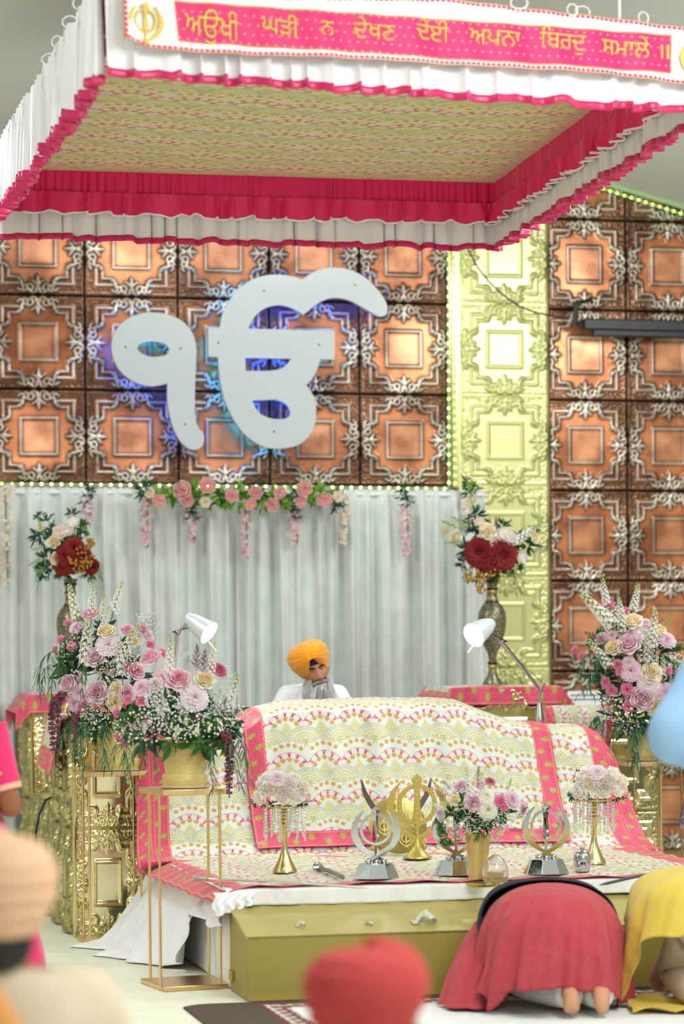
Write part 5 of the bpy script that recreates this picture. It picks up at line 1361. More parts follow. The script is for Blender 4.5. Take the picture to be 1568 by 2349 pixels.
itC = [('L', 1430, 1480, 34), ('L', 1462, 1600, 36), ('W', 1398, 1486, 26), ('W', 1490, 1620, 26), ('W', 1440, 1428, 30), ('W', 1482, 1545, 30), ('W', 1502, 1447, 20), ('W', 1555, 1572, 24), ('V', 1435, 1540, 30), ('V', 1372, 1465, 20), ('V', 1395, 1458, 16), ('V', 1518, 1470, 26), ('V', 1515, 1590, 28), ('M', 1475, 1568, 28), ('V', 1430, 1520, 18), ('M', 1462, 1452, 22),
       ('C', 1320, 1492, 14), ('C', 1330, 1506, 12), ('C', 1396, 1390, 14), ('C', 1425, 1405, 15), ('C', 1412, 1540, 14), ('C', 1380, 1565, 14), ('C', 1393, 1585, 16), ('C', 1427, 1582, 18), ('C', 1430, 1620, 16), ('C', 1405, 1525, 14), ('C', 1520, 1540, 12), ('C', 1545, 1545, 14), ('V', 1470, 1430, 16),
       ('D', 1410, 1450, 0, 1328, 1358), ('D', 1388, 1400, 0, 1380, 1325), ('D', 1440, 1410, 0, 1466, 1338), ('D', 1480, 1500, 0, 1500, 1395), ('D', 1395, 1540, 0, 1350, 1465), ('D', 1440, 1450, 0, 1440, 1420), ('D', 1390, 1440, 0, 1355, 1385), ('D', 1475, 1530, 0, 1480, 1450), ('D', 1510, 1560, 0, 1518, 1500), ('Z', 1500, 1450, 0, 1540, 1412), ('D', 1480, 1590, 0, 1498, 1560), ('Z', 1550, 1500, 0, 1566, 1478), ('D', 1545, 1560, 0, 1580, 1490), ('D', 1420, 1450, 0, 1420, 1370),
       ('G', 1410, 1640, 44), ('H', 1395, 1620, 36), ('G', 1520, 1640, 44), ('H', 1540, 1620, 34), ('G', 1420, 1425, 32), ('H', 1400, 1420, 32), ('G', 1470, 1500, 32), ('H', 1480, 1460, 32), ('G', 1555, 1530, 34), ('G', 1440, 1650, 34),
       ('Q', 1400, 1480, 0, 1340, 1450), ('Q', 1480, 1440, 0, 1520, 1420), ('Q', 1520, 1620, 0, 1545, 1580), ('Q', 1380, 1520, 0, 1350, 1490),
       ('F', 1400, 1510, 54), ('E', 1440, 1650, 60), ('F', 1480, 1660, 56), ('E', 1380, 1560, 54), ('F', 1450, 1560, 64), ('E', 1500, 1500, 60), ('F', 1420, 1600, 56), ('E', 1530, 1650, 56), ('F', 1530, 1560, 54), ('E', 1440, 1440, 46),
       ('S', 1370, 1500, 100, -2.9), ('T', 1380, 1510, 90, -2.5), ('S', 1400, 1660, 130, -2.7), ('T', 1420, 1665, 120, -2.2), ('S', 1450, 1670, 110, -1.7), ('T', 1480, 1670, 110, -1.3), ('S', 1505, 1665, 110, -.9), ('T', 1390, 1650, 120, -2.9), ('S', 1530, 1660, 100, -.5), ('T', 1435, 1670, 90, -1.5), ('S', 1465, 1670, 100, -1.9)]
arrange('tall pink, cream and white flower arrangement on the right stand', 'flowers', ccC, itC, .25, GRP, baseC, rad=(.36, .50), seed=3)
baseM = pm + Vector((0, 0, .19)); ccM = P(1098, 1845, pm.y)
itM = [('L', 1082, 1842, 26), ('L', 1055, 1806, 22), ('P', 1120, 1795, 16), ('W', 1040, 1836, 18), ('N', 1112, 1826, 20), ('N', 1115, 1858, 24), ('C', 1142, 1838, 18), ('C', 1150, 1850, 14), ('V', 1170, 1835, 26), ('V', 1195, 1855, 20), ('R', 1098, 1802, 16), ('M', 1010, 1868, 18),
       ('D', 1075, 1835, 0, 1068, 1760), ('D', 1100, 1830, 0, 1106, 1770), ('Z', 1160, 1820, 0, 1172, 1785), ('Q', 1030, 1850, 0, 996, 1810), ('Q', 1090, 1810, 0, 1098, 1758), ('Q', 1170, 1890, 0, 1210, 1850), ('Q', 1040, 1820, 0, 1015, 1790), ('D', 1020, 1860, 0, 985, 1840), ('Q', 1150, 1900, 0, 1195, 1905),
       ('G', 1050, 1905, 28), ('H', 1075, 1890, 24), ('G', 1130, 1895, 30), ('H', 1150, 1880, 26), ('G', 1165, 1870, 22), ('H', 1135, 1920, 18), ('G', 1035, 1895, 22), ('H', 1120, 1880, 22), ('G', 1020, 1905, 16),
       ('F', 1095, 1900, 38), ('F', 1035, 1865, 30), ('E', 1110, 1880, 40), ('F', 1130, 1860, 40), ('F', 1025, 1920, 30), ('E', 1070, 1870, 38), ('F', 1060, 1850, 38), ('E', 1150, 1860, 34), ('F', 1015, 1890, 24)]
arrange('round pink and white bouquet in the gold vase on the altar', 'flowers', ccM, itM, .13, 'bouquets on the altar cloth', baseM, rad=(.21, .17), seed=4, back=10, name='bouquet', ysc=.7)
def posy(label, p, cx_, cy_, seed):
    c = P(cx_, cy_, p.y); base = p + Vector((0, 0, HCS + .008)); it = []; random.seed(seed)
    spots = [(-45, 18, 22), (-22, 2, 20), (6, 12, 26), (40, 14, 20), (-8, -24, 24), (28, -20, 22), (-40, -14, 20), (52, -4, 18), (-58, 24, 15), (20, -4, 18), (58, 20, 14), (-30, -30, 16)]
    for i, (x, y, r) in enumerate(spots): it.append(('IBIIOI'[i % 6] if i != 4 else 'M', cx_ + x, cy_ + y, r * .95))
    for i in range(9): it.append(('GH'[i % 2], cx_ + rl(-50, 50), cy_ + rl(-26, 24), 19))
    for x, y in ((-50, 30), (-20, 34), (10, 36), (45, 32), (62, 26), (-66, 30)): it.append(('E', cx_ + x * .9, cy_ + y, 17))
    arrange(label, 'flowers', c, it, .10, 'white posies on the crystal stands', base, rad=(.145, .09), seed=seed, back=6, name='posy', ysc=.55)
posy('white and blush posy on the left crystal stand', pcl, 645, 1810, 11)
posy('white and peach posy on the right crystal stand', pcr, 1372, 1797, 12)

# bouquets in the two tall vases
def berries(t, base, c, spots, D):
    b = MB()
    random.seed(5)
    for px, py, r in spots:
        q = P(px, py, D) - base
        for i in range(16):
            p = q + Vector((rl(-r, r), rl(-.05, .02), rl(-r, r))) * (D / F) ; p = q + Vector((rl(-r, r) * D / F, rl(-.05, .03), rl(-r, r) * D / F)); b.ball(p, .0085, 6, 4)
        b.tube([q + Vector((0, .04, -.03)), q], .003, 4)
    o = b.build('berries', mat('gold_berry', (176, 132, 52), .35, .5), t); o['kind'] = 'stuff'
baseVR = vR + Vector((0, 0, P(1129, 1322, vR.y).z)); cVR = P(1128, 1240, vR.y)
itV = [('K', 1096, 1268, 36), ('K', 1148, 1274, 36), ('K', 1122, 1284, 32), ('K', 1142, 1258, 24), ('W', 1114, 1220, 25), ('W', 1042, 1234, 18), ('W', 1222, 1234, 17), ('B', 1074, 1156, 22), ('I', 1068, 1172, 18), ('B', 1096, 1198, 14), ('I', 1150, 1228, 20), ('I', 1170, 1238, 18), ('N', 1128, 1246, 16), ('I', 1192, 1278, 16),
       ('Z', 1095, 1220, 0, 1035, 1185), ('Z', 1090, 1225, 0, 1012, 1195), ('Z', 1080, 1240, 0, 1020, 1245), ('Q', 1140, 1240, 0, 1135, 1185), ('Z', 1200, 1240, 0, 1245, 1185), ('D', 1170, 1250, 0, 1240, 1200), ('Z', 1090, 1200, 0, 1072, 1100), ('E', 1090, 1185, 34), ('E', 1078, 1130, 26), ('E', 1066, 1260, 30), ('E', 1190, 1240, 30), ('E', 1205, 1250, 34), ('E', 1105, 1300, 38), ('F', 1140, 1305, 36), ('E', 1225, 1215, 20), ('F', 1100, 1215, 34), ('E', 1125, 1240, 40), ('E', 1170, 1262, 34), ('F', 1075, 1115, 20), ('E', 1060, 1290, 24), ('F', 1180, 1300, 24),
       ('S', 1150, 1310, 60, -.4), ('T', 1085, 1300, 40, -2.7)]
tv = arrange('red, cream and green artificial bouquet in the right tall vase', 'flowers', cVR, itV, .17, 'bouquets in the tall vases', baseVR, rad=(.36, .34), seed=6, name='bouquet', back=8, ysc=.8)
berries(tv, baseVR, cVR, [(1085, 1322, 14), (1098, 1335, 16), (1105, 1318, 16), (1070, 1320, 12), (1128, 1312, 10), (1102, 1352, 9)], vR.y - .14)
vL3 = Vector((vLc.x, vLc.y, 0)); baseVL = Vector((vLc.x, vLc.y, P(163, 1328, vLc.y).z)); cVL = P(160, 1255, vLc.y)
itVL = [('K', 176, 1258, 26), ('K', 158, 1275, 26), ('K', 192, 1282, 28), ('K', 150, 1300, 22), ('K', 215, 1300, 20), ('K', 172, 1292, 26), ('W', 130, 1244, 20), ('W', 136, 1282, 19), ('B', 146, 1222, 22), ('I', 160, 1218, 18), ('B', 102, 1210, 16), ('I', 172, 1200, 16),
        ('Z', 120, 1250, 0, 70, 1262), ('Z', 118, 1270, 0, 64, 1298), ('Z', 110, 1240, 0, 88, 1192), ('Z', 120, 1290, 0, 80, 1320), ('Z', 200, 1280, 0, 212, 1235), ('E', 108, 1196, 24), ('E', 168, 1180, 22), ('F', 188, 1212, 30), ('E', 122, 1228, 28), ('E', 110, 1280, 34), ('E', 120, 1300, 32), ('F', 150, 1310, 30), ('F', 205, 1312, 28), ('E', 90, 1185, 18), ('F', 166, 1250, 34), ('F', 180, 1226, 26), ('E', 150, 1262, 34), ('F', 100, 1310, 26), ('S', 120, 1300, 56, 3.1), ('T', 215, 1305, 50, -.3)]
tv = arrange('red, white and green artificial bouquet with gold berries in the left tall vase', 'flowers', cVL, itVL, .17, 'bouquets in the tall vases', baseVL, rad=(.28, .24), seed=7, name='bouquet', back=8, ysc=.8)
berries(tv, baseVL, cVL, [(188, 1262, 12), (205, 1250, 10), (195, 1290, 14), (180, 1300, 14), (205, 1280, 12), (168, 1285, 9), (208, 1240, 6)], vLc.y - .18)

# garland and hanging blossom clusters on the curtain rail
vg = VCU - .10
pg0 = R(*RV(550, 1130, vg)); cGar = R(*RV(550, 1138, vg))
gar = thing('flower_garland', 'green leaf garland with blush peonies along the top of the curtain', 'garland', pg0)
random.seed(9); lime = leafcluster('foliage_lime', 26, .8, .2, ((128, 176, 52), (104, 150, 48), (152, 196, 76), (84, 130, 50)))
for i in range(26):
    x = 330 + i * 17.5 + rl(-5, 5); p = R(*RV(x, 1138 + rl(-12, 12) + (x - 550) * .012, vg)); place(lime if i % 5 else PR['E'][1], 'foliage', gar, p - pg0, facing((rl(-.3, .3), -1, rl(-.2, .4)), rl(0, 6)), .075 + rl(0, .02))
for x, y, r in ((420, 1125, 24), (476, 1114, 22), (531, 1138, 18), (586, 1130, 18), (365, 1150, 18), (643, 1131, 17), (697, 1122, 21), (690, 1152, 16), (745, 1148, 20), (626, 1158, 18), (470, 1152, 15), (430, 1150, 17), (345, 1132, 14), (575, 1158, 16), (775, 1140, 15)):
    p = R(*RV(x, y, vg - .06)); place(PR['O' if r > 15 else 'B'][1], 'peony', gar, p - pg0, facing((rl(-.3, .3), -1, rl(-.1, .5)), rl(0, 6)), r * p.y / F)
b = MB(); b.tube([R(*RV(318 + i * 47, 1138 + (i % 2) * 3, vg + .02)) - pg0 for i in range(11)], .006, 5); b.build('vine', M_stem, gar)
def wisteria(x, y0, y1, label, leafy=True, r=15, pale=False):
    p0 = R(*RV(x, y0, VCU - .09)); p1 = R(*RV(x + 6, y1, VCU - .09)); t = thing('hanging_blossom', label, 'flowers', p0, 0, 'blossom clusters hanging on the curtain')
    random.seed(int(x)); b = MB(); L = (p0 - p1).length; b.tube([Vector((0, 0, .04)), Vector((.01, 0, -L * .5)), Vector((.015, 0, -L))], .004, 5); b.build('stem', M_stem, t)
    b = MB(); k = p0.y / F; n = int(44 + L * 170)
    for i in range(n):
        f = rl(.22 if leafy else 0, 1) ; rr = r * k * (1.15 - .75 * f); a = rl(0, 2 * PI); q = Vector((math.cos(a) * rr * rl(.3, 1), math.sin(a) * rr * .7, -L * f)); cl = random.choice([(246, 214, 218), (250, 228, 226), (240, 196, 206)] if not pale else [(248, 232, 214), (246, 222, 206), (250, 238, 226)])
        floret(b, q, Vector((math.cos(a), math.sin(a) - .4, rl(-.4, .3))), rl(.014, .022), 5, lin(cl))
    b.build('blossom', M_petal, t, angle=0)
    if leafy:
        for j in range(3): place(PR['E'][1], 'leaf_spray', t, (rl(-.02, .03), -.01, .02 - j * .045), facing((rl(-1, 1), -.5, rl(-1, .2))), .055)
    return t
wisteria(200, 1122, 1210, 'pink blossom cluster with dark leaves hanging left, above the left vase bouquet', r=18)
wisteria(334, 1135, 1255, 'pink blossom cluster hanging at the left end of the garland', leafy=False, r=17)
wisteria(440, 1160, 1250, 'pink blossom cluster hanging under the garland, second from its left end')
wisteria(562, 1168, 1280, 'thin pale blossom cluster hanging under the garland middle', leafy=False, r=13)
wisteria(676, 1155, 1248, 'pale blossom cluster with three dark leaves under the garland, right part')
wisteria(786, 1132, 1245, 'cream blossom cluster hanging at the right end of the garland', leafy=False, r=15, pale=True)
wisteria(930, 1128, 1275, 'pink blossom cluster hanging alone on the right half of the curtain', r=16)
wisteria(1078, 1110, 1215, 'blossom cluster at the right end of the curtain behind the vase bouquet', r=14)
wisteria(10, 1105, 1340, 'long cream blossom cluster at the left edge of the photo', leafy=False, r=24, pale=True)
# ------------------------------------------------------------------ rug and floor sheet before the stage
nu, nv = 420, 220
SS, TT = np.meshgrid(np.linspace(0, 1, nu), np.linspace(0, 1, nv))
U_ = -.30 + SS * 3.1; V_ = -1.9 + TT * 1.86
dl = np.minimum(U_ + .30, -.04 - V_)                          # distance in from the two visible edges
Cr = np.zeros(U_.shape + (3,)) + np.array(lin((84, 70, 60)))
Cr *= (1 + .18 * np.sin(U_ * 210 + V_ * 60) * np.sin(V_ * 170))[..., None]
du_, dv_ = U_ - .02, -.13 - V_
d2 = np.minimum(du_, dv_)
bd = (d2 > 0) & (d2 < .16)
k1 = np.sin(U_ * 62) * np.sin(V_ * 66 + 1.5 * np.sin(U_ * 31))
Cb_ = np.where((k1 > .25)[..., None], np.array(lin((120, 40, 54))), np.where((k1 < -.3)[..., None], np.array(lin((150, 170, 160))), np.array(lin((214, 200, 186)))))
Cb_ = np.where(((d2 < .02) | ((d2 > .075) & (d2 < .09)))[..., None], np.array(lin((120, 46, 58))), Cb_)
Cr = np.where(bd[..., None], Cb_, Cr); Cr = np.where((d2 >= .16)[..., None], np.where((k1 > .3)[..., None], np.array(lin((140, 60, 66))), np.array(lin((196, 178, 164)))), Cr)
cut = np.clip(.12 - (U_ + .30), 0, 1); V_ = np.minimum(V_, -.04 - cut ** 2 * 5)
rug = np_grid('rug', RW(U_, V_, .008 + 0 * U_), mat('rug_wool', vcol=True, rough=.95, bump=(300, .6, .004)), None, Cr, thick=.007)
tag(rug, 'dark brown rug with patterned border lying on the floor before the offering box', 'rug')
SS, TT = np.meshgrid(np.linspace(0, 1, 120), np.linspace(0, 1, 80))
U_ = .12 + SS * 2.7; V_ = -2.0 + TT * 1.70
fs = np_grid('floor_sheet', RW(U_, V_, .013 + .002 * np.sin(U_ * 9 + V_ * 5) + .0015 * np.sin(V_ * 23)), mat('white_cotton'), None, thick=.003)
tag(fs, 'white sheet spread over the rug before the offering box', 'sheet')

# ------------------------------------------------------------------ people
def skin_mesh(verts, edges, radii, sub=2, root=0):
    me = bpy.data.meshes.new('tmp'); me.from_pydata([tuple(v) for v in verts], edges, [])
    o = bpy.data.objects.new('tmp', me); COL.objects.link(o)
    m = o.modifiers.new('s', 'SKIN'); m.use_smooth_shade = True
    for i, d in enumerate(me.skin_vertices[0].data):
        r = radii[i]; d.radius = r if isinstance(r, tuple) else (r, r); d.use_root = (i == root)
    if sub: s_ = o.modifiers.new('b', 'SUBSURF'); s_.levels = sub; s_.render_levels = sub
    dg = bpy.context.evaluated_depsgraph_get(); out = bpy.data.meshes.new_from_object(o.evaluated_get(dg))
    bpy.data.objects.remove(o); bpy.data.meshes.remove(me); return out
def merge_remesh(meshes, voxel, name, smooth=6):
    bm = bmesh.new()
    for me in meshes: bm.from_mesh(me)
    me = bpy.data.meshes.new(name); bm.to_mesh(me); bm.free()
    o = bpy.data.objects.new('tmp', me); COL.objects.link(o)
    r = o.modifiers.new('r', 'REMESH'); r.mode = 'VOXEL'; r.voxel_size = voxel
    if smooth: c_ = o.modifiers.new('c', 'SMOOTH'); c_.iterations = smooth; c_.factor = .4
    dg = bpy.context.evaluated_depsgraph_get(); out = bpy.data.meshes.new_from_object(o.evaluated_get(dg)); out.name = name
    bpy.data.objects.remove(o); bpy.data.meshes.remove(me); out.shade_smooth(); return out
def head_mesh(M, c, n=72):
    """face towards -Y, chin to crown about .235"""
    g = lambda d, s: math.exp(-(d / s) ** 2)
    b = MB()
    def f(i, j):
        a = i * 2 * PI; e = (j - .5) * PI * .998
        x, y, z = .076 * math.cos(e) * math.sin(a), -.096 * math.cos(e) * math.cos(a), .118 * math.sin(e)
        if z < 0: x *= 1 + .9 * z / .118 * .28; y *= 1 + z * .6 if y < 0 else 1 + z * 1.6
        if y < 0:
            dy = 0; ax = abs(x)
            nz = np.interp(z, [-.046, -.036, -.026, .0, .03, .045], [0, .019, .027, .017, .006, 0]); dy += nz * g(x, .0105 + .006 * g(z + .030, .014))
            dy += .007 * g(ax - .014, .008) * g(z + .034, .008)
            dy -= .011 * g(ax - .032, .015) * g(z - .018, .011)
            dy += .006 * g(z - .036, .008) * g(x, .05)
            dy += .006 * g(ax - .042, .018) * g(z + .018, .018)
            dy += .006 * g(x, .022) * (g(z + .055, .0055) + 1.1 * g(z + .067, .006)) - .004 * g(x, .024) * g(z + .061, .0028)
            dy += .008 * g(x, .022) * g(z + .098, .014)
            y -= dy
        return M @ Vector((x, y, z)) + Vector(c)
    b.grid(lambda i, j: f(i, j), n, n, close_u=True)
    for s in (-1, 1):                                        # ears
        b.ball(Vector(c) + M @ Vector((s * .077, .012, .002)), .03, 10, 8, sc=(.32, .62, 1.05), M=M)
    me = b.mesh('head', angle=0); return me
def hand_chain(V, E, Rr, wi, d, pn, s=1.):
    """palm, five fingers and a thumb grown from wrist vertex wi towards d; pn is the palm's inward curl direction"""
    d, pn = Vector(d).normalized(), Vector(pn).normalized(); sd = d.cross(pn).normalized(); w_ = Vector(V[wi])
    V.append(w_ + d * .05); E.append((wi, len(V) - 1)); Rr.append((.026, .017)); pi_ = len(V) - 1
    for k, (o, L) in enumerate([(-.027, .062), (-.009, .072), (.009, .068), (.026, .054)]):
        p = w_ + d * .085 + sd * o * s; q = p + d * L * .5 + pn * L * .18; e = q + d * L * .3 + pn * L * .42; i0 = len(V)
        V += [p, q, e]; Rr += [.0105, .0095, .0085]; E += [(pi_, i0), (i0, i0 + 1), (i0 + 1, i0 + 2)]
    p = w_ + d * .03 - sd * .032 * s + pn * .008; q = p + d * .034 - sd * .016 * s + pn * .012; i0 = len(V)
    V += [p, q]; Rr += [.0115, .009]; E += [(pi_, i0), (i0, i0 + 1)]
M_skin = mat('skin_brown', (190, 136, 104), .55, spec=.35, sss=.05); M_skin2 = mat('skin_tan', (198, 146, 112), .55, spec=.35, sss=.05); M_skind = mat('skin_deep', (150, 96, 66), .55, spec=.35)
M_hair = mat('black_hair', (22, 19, 18), .5)
def turban(name, m, c, M, parent, s=1., layers=7, peak=.02, open_=.075, wide=1., rng_=0):
    b = MB(); c = Vector(c); nth, nt = 180, 70
    def f(i, j):
        th = (i * 2 - 1) * PI; t = j
        ze = -.012 + open_ * math.exp(-(th / .42) ** 2) - .02 * (1 - math.cos(th)) * .5
        zb, zt = .078, .158 + peak * math.exp(-(th / .7) ** 2)
        if t < .45:
            k = math.sin(t / .45 * PI / 2); rx, ry = .083 + (.122 * wide - .083) * k, .102 + (.134 - .102) * k; z = ze + (zb - ze) * (t / .45)
        else:
            k = (t - .45) / .55 * PI / 2; q = math.cos(k) ** .75 if k < PI / 2 - 1e-6 else 0; rx, ry = .122 * wide * q, .134 * q; z = zb + (zt - zb) * math.sin(k) ** .9
        ath = abs(th)
        fan = math.atan2(z - .105, ath * .10 + .012)            # pleats fan out of the front point
        w_ = fan * layers / PI * 1.35; saw = (w_ - math.floor(w_)); rel = (saw ** .6 - .6) * .0075 * min(1, ath * 2.2) * (1 if t < .95 else 0) * math.exp(-(ath / 2.6) ** 4)
        seam = -.004 * math.exp(-(th / .05) ** 2) if t > .2 else 0
        if ath > 2: rel += .003 * math.sin(z * 190)
        x, y = (rx + rel + seam) * math.sin(th), -(ry + rel + seam) * math.cos(th)
        return c + (M @ Vector((x, y, z))) * s
    b.grid(f, nth, nt, close_u=True)
    o = b.build(name, m, parent, angle=55)
    so = o.modifiers.new('thickness', 'SOLIDIFY'); so.thickness = .006; so.offset = -1
    return o
def loft(rings, n=72, fold=0., nf=14, ph=0., cap=True, f0=0.):
    """rings: (centre, rx, ry); folds grow from first to last ring"""
    b = MB(); K_ = len(rings); vs = []
    for k, (c, rx, ry) in enumerate(rings):
        a_ = fold * (f0 + (1 - f0) * k / (K_ - 1))
        for i in range(n):
            a = 2 * PI * i / n; w_ = 1 + a_ * (math.sin(nf * a + ph + .5 * k) + .5 * math.sin(nf * 1.7 * a + 2 * ph))
            vs.append(Vector(c) + Vector((rx * w_ * math.cos(a), ry * w_ * math.sin(a), 0)))
    fs = [(k * n + i, k * n + (i + 1) % n, (k + 1) * n + (i + 1) % n, (k + 1) * n + i) for k in range(K_ - 1) for i in range(n)]
    if cap: fs.append(tuple(range(n)))
    b._add(vs, fs); return b

# reader behind the altar
M_kur = mat('white_kurta', (236, 240, 248), .8, sheen=.2, bump=(14, .5, .02)); M_saff = mat('saffron_cotton', (244, 160, 18), .85, sheen=.3)
hp = P(722, 1539, 15.0); gl = Vector((P(716, 1600, 15.0).x, 15.05, ZS + .002))
pr_ = thing('person', 'bearded man in saffron yellow turban and white kurta seated behind the altar', 'person', gl)
hc = hp - gl
Mh = Matrix.Rotation(R_(9), 3, 'Z') @ Matrix.Rotation(R_(-16), 3, 'Y') @ Matrix.Rotation(R_(8), 3, 'X')
nb_ = hc.z - .090
V_ = [Vector((0, .10, .13)), Vector((0, .10, .36)), Vector((.0, .09, .58)), Vector((0, .08, nb_ - .03)), Vector((hc.x * .5, .05, nb_ + .0)), Vector((hc.x, hc.y + .02, hc.z - .05))]
E_ = [(0, 1), (1, 2), (2, 3), (3, 4), (4, 5)]; Rr = [(.16, .13), (.15, .11), (.17, .12), (.09, .08), .06, .06]
for s in (-1, 1):
    i = len(V_); V_ += [Vector((s * .17, .08, nb_ - .075)), Vector((s * .25, -.06, nb_ - .33)), Vector((s * .15, -.30, nb_ - .40))]; E_ += [(2, i), (i, i + 1), (i + 1, i + 2)]; Rr += [.062, .046, .033]
    hand_chain(V_, E_, Rr, i + 2, (-s * .4, -.9, .05), (0, 0, -1), s)
    i = len(V_); V_ += [Vector((s * .13, -.06, .12)), Vector((s * .36, -.26, .11)), Vector((-s * .02, -.36, .07)), Vector((-s * .18, -.34, .05))]; E_ += [(0, i), (i, i + 1), (i + 1, i + 2), (i + 2, i + 3)]; Rr += [.10, .075, .05, .04]
body = merge_remesh([skin_mesh(V_, E_, Rr), head_mesh(Mh, hc)], .0045, 'body', 3)
link('body', body, M_skin, pr_)
hl = lambda x, y, z: hc + Mh @ Vector((x, y, z))
M_eye = mat('eye_white', (226, 220, 212), .3); M_iris = mat('eye_dark', (34, 22, 16), .2)
for s in (-1, 1):
    b = MB(); b.ball(hl(s * .031, -.0700, .0155), .0125, 14, 10); eo = b.build('eye', M_eye, pr_)
    b = MB(); b.ball(hl(s * .031, -.0792, .0150), .0062, 12, 8); b.build('iris', M_iris, eo)
    b = MB(); b.tube([hl(s * .012, -.099, .030), hl(s * .026, -.0985, .038), hl(s * .042, -.090, .037), hl(s * .054, -.078, .029)], [.004, .0055, .005, .002], 6); b.build('eyebrow', M_hair, pr_)
    b = MB(); b.tube([hl(s * .016, -.0815, .018), hl(s * .026, -.0840, .0228), hl(s * .037, -.0820, .0222), hl(s * .047, -.071, .017)], [.003, .0052, .0052, .003], 6); b.build('eyelid', M_skin, pr_)
b = MB(); b.tube([hl(-.022, -.098, -.0625), hl(-.008, -.1035, -.0605), hl(.008, -.1035, -.0605), hl(.022, -.098, -.0625)], [.002, .0045, .0045, .002], 6); b.build('lips', mat('lip', (150, 84, 78), .5), pr_)
b = MB(); b.ball(hl(0, -.03, .065), .075, 24, 12, sc=(.95, .86, .5), M=Mh); b.build('under_turban', mat('black_cloth', (24, 22, 26), .8), pr_)
random.seed(3)
M_beard = mat('beard_hair', vcol=True, rough=.6)
b = MB(); greys = lambda dark: lin((lambda g: (g, g, g + 3))(int(rl(232, 255) * (1 - dark) + rl(56, 110) * dark)))
b.col = lin((240, 240, 242))
vs = []; rings = [(-.055, .066, .060, -.030), (-.09, .074, .070, -.040), (-.14, .078, .070, -.046), (-.20, .072, .058, -.044), (-.26, .054, .044, -.040), (-.32, .02, .02, -.036)]
dn = Vector((.0, -.10, -1)).normalized()
for z, rx, ry, yc in rings:
    for i in range(28):
        a = 2 * PI * i / 28; base_ = hl(0, 0, max(z, -.09)); q = hl(rx * math.cos(a), yc + ry * math.sin(a), max(z, -.09))
        if z < -.09: q = q + Vector((0, -.0, z + .09)) 
        vs.append(q)
b._add(vs, [(k * 28 + i, k * 28 + (i + 1) % 28, (k + 1) * 28 + (i + 1) % 28, (k + 1) * 28 + i) for k in range(5) for i in range(28)] + [tuple(range(5 * 28, 6 * 28))])
for i in range(1900):                                        # strands
    a = rl(-2.7, -.44) if i % 5 else rl(-3.3, .2); z0 = rl(-.125, -.03) if abs(math.cos(a)) > .62 else rl(-.13, -.072)
    k = rl(.85, 1.02); q = hl(.078 * math.cos(a) * k, -.028 + .076 * math.sin(a) * k, z0)
    L = rl(.08, .20); fl = Vector((math.cos(a) * rl(.05, .42), math.sin(a) * .18, 0)); nrm_d = .9 if (z0 > -.098 and abs(math.cos(a)) < .42) else (.4 if z0 > -.05 else 0.)
    b.col = greys(nrm_d * rl(.1, .9)); pts_ = [q + fl * (t * L * .8) + Vector((rl(-.004, .004), -.012 * math.sin(t * 2.6), -L * t)) for t in (0, .35, .7, 1)]
    b.tube(pts_, [.0011, .0014, .0011, .0004], 3, cap=False)
b.build('beard', M_beard, pr_, angle=0)
b = MB()
for i in range(260):
    s = random.choice((-1, 1)); x0 = rl(.002, .022); q = hl(s * x0, -.108 + x0 * .25, rl(-.050, -.044)); L = rl(.026, .046); b.col = greys(rl(.2, .8))
    e = Mh @ Vector((s * L * 1.1, .022 + .02 * L, -L * rl(.35, .65))); b.tube([q, q + e * .5 + Mh @ Vector((0, -.010, .004)), q + e + Mh @ Vector((0, .004, .006 * rl(-1, 1)))], [.0022, .0026, .0006], 4, cap=False)
b.build('moustache', M_beard, pr_, angle=0)
turban('turban', M_saff, hl(-.004, .008, .016), Mh @ Matrix.Rotation(R_(-9), 3, 'Y'), pr_, s=1.0, layers=8, open_=.088, peak=.012)
V_ = [Vector((0, .10, .14)), Vector((0, .10, .38)), Vector((.0, .09, .62)), Vector((0, .08, nb_ + .0))]; E_ = [(0, 1), (1, 2), (2, 3)]; Rr = [(.21, .17), (.18, .14), (.195, .14), (.095, .085)]
for s in (-1, 1):
    i = len(V_); V_ += [Vector((s * .165, .08, nb_ - .07)), Vector((s * .26, -.06, nb_ - .33)), Vector((s * .16, -.28, nb_ - .39))]; E_ += [(2, i), (i, i + 1), (i + 1, i + 2)]; Rr += [.085, .074, .055]
me = skin_mesh(V_, E_, Rr); o = link('kurta', me, M_kur, pr_); me.shade_smooth()
V_ = [Vector((0, -.02, .12))]; E_ = []; Rr = [(.2, .16)]
for s in (-1, 1):
    i = len(V_); V_ += [Vector((s * .36, -.26, .12)), Vector((s * .0, -.35, .085))]; E_ += [(0, i), (i, i + 1)]; Rr += [.115, .075]
me = skin_mesh(V_, E_, Rr); link('trousers', me, M_kur, pr_)
b = MB(); 
for s in (-1, 1): b.tube([hc + Vector((s * .075, .03, -.13)), hc + Vector((s * .10, -.05, -.19)), hc + Vector((s * .09, -.10, -.32)), hc + Vector((s * .08, -.11, -.46))], [.035, .038, .034, .03], 10, flat=.6)
b.build('stole', M_kur, pr_)

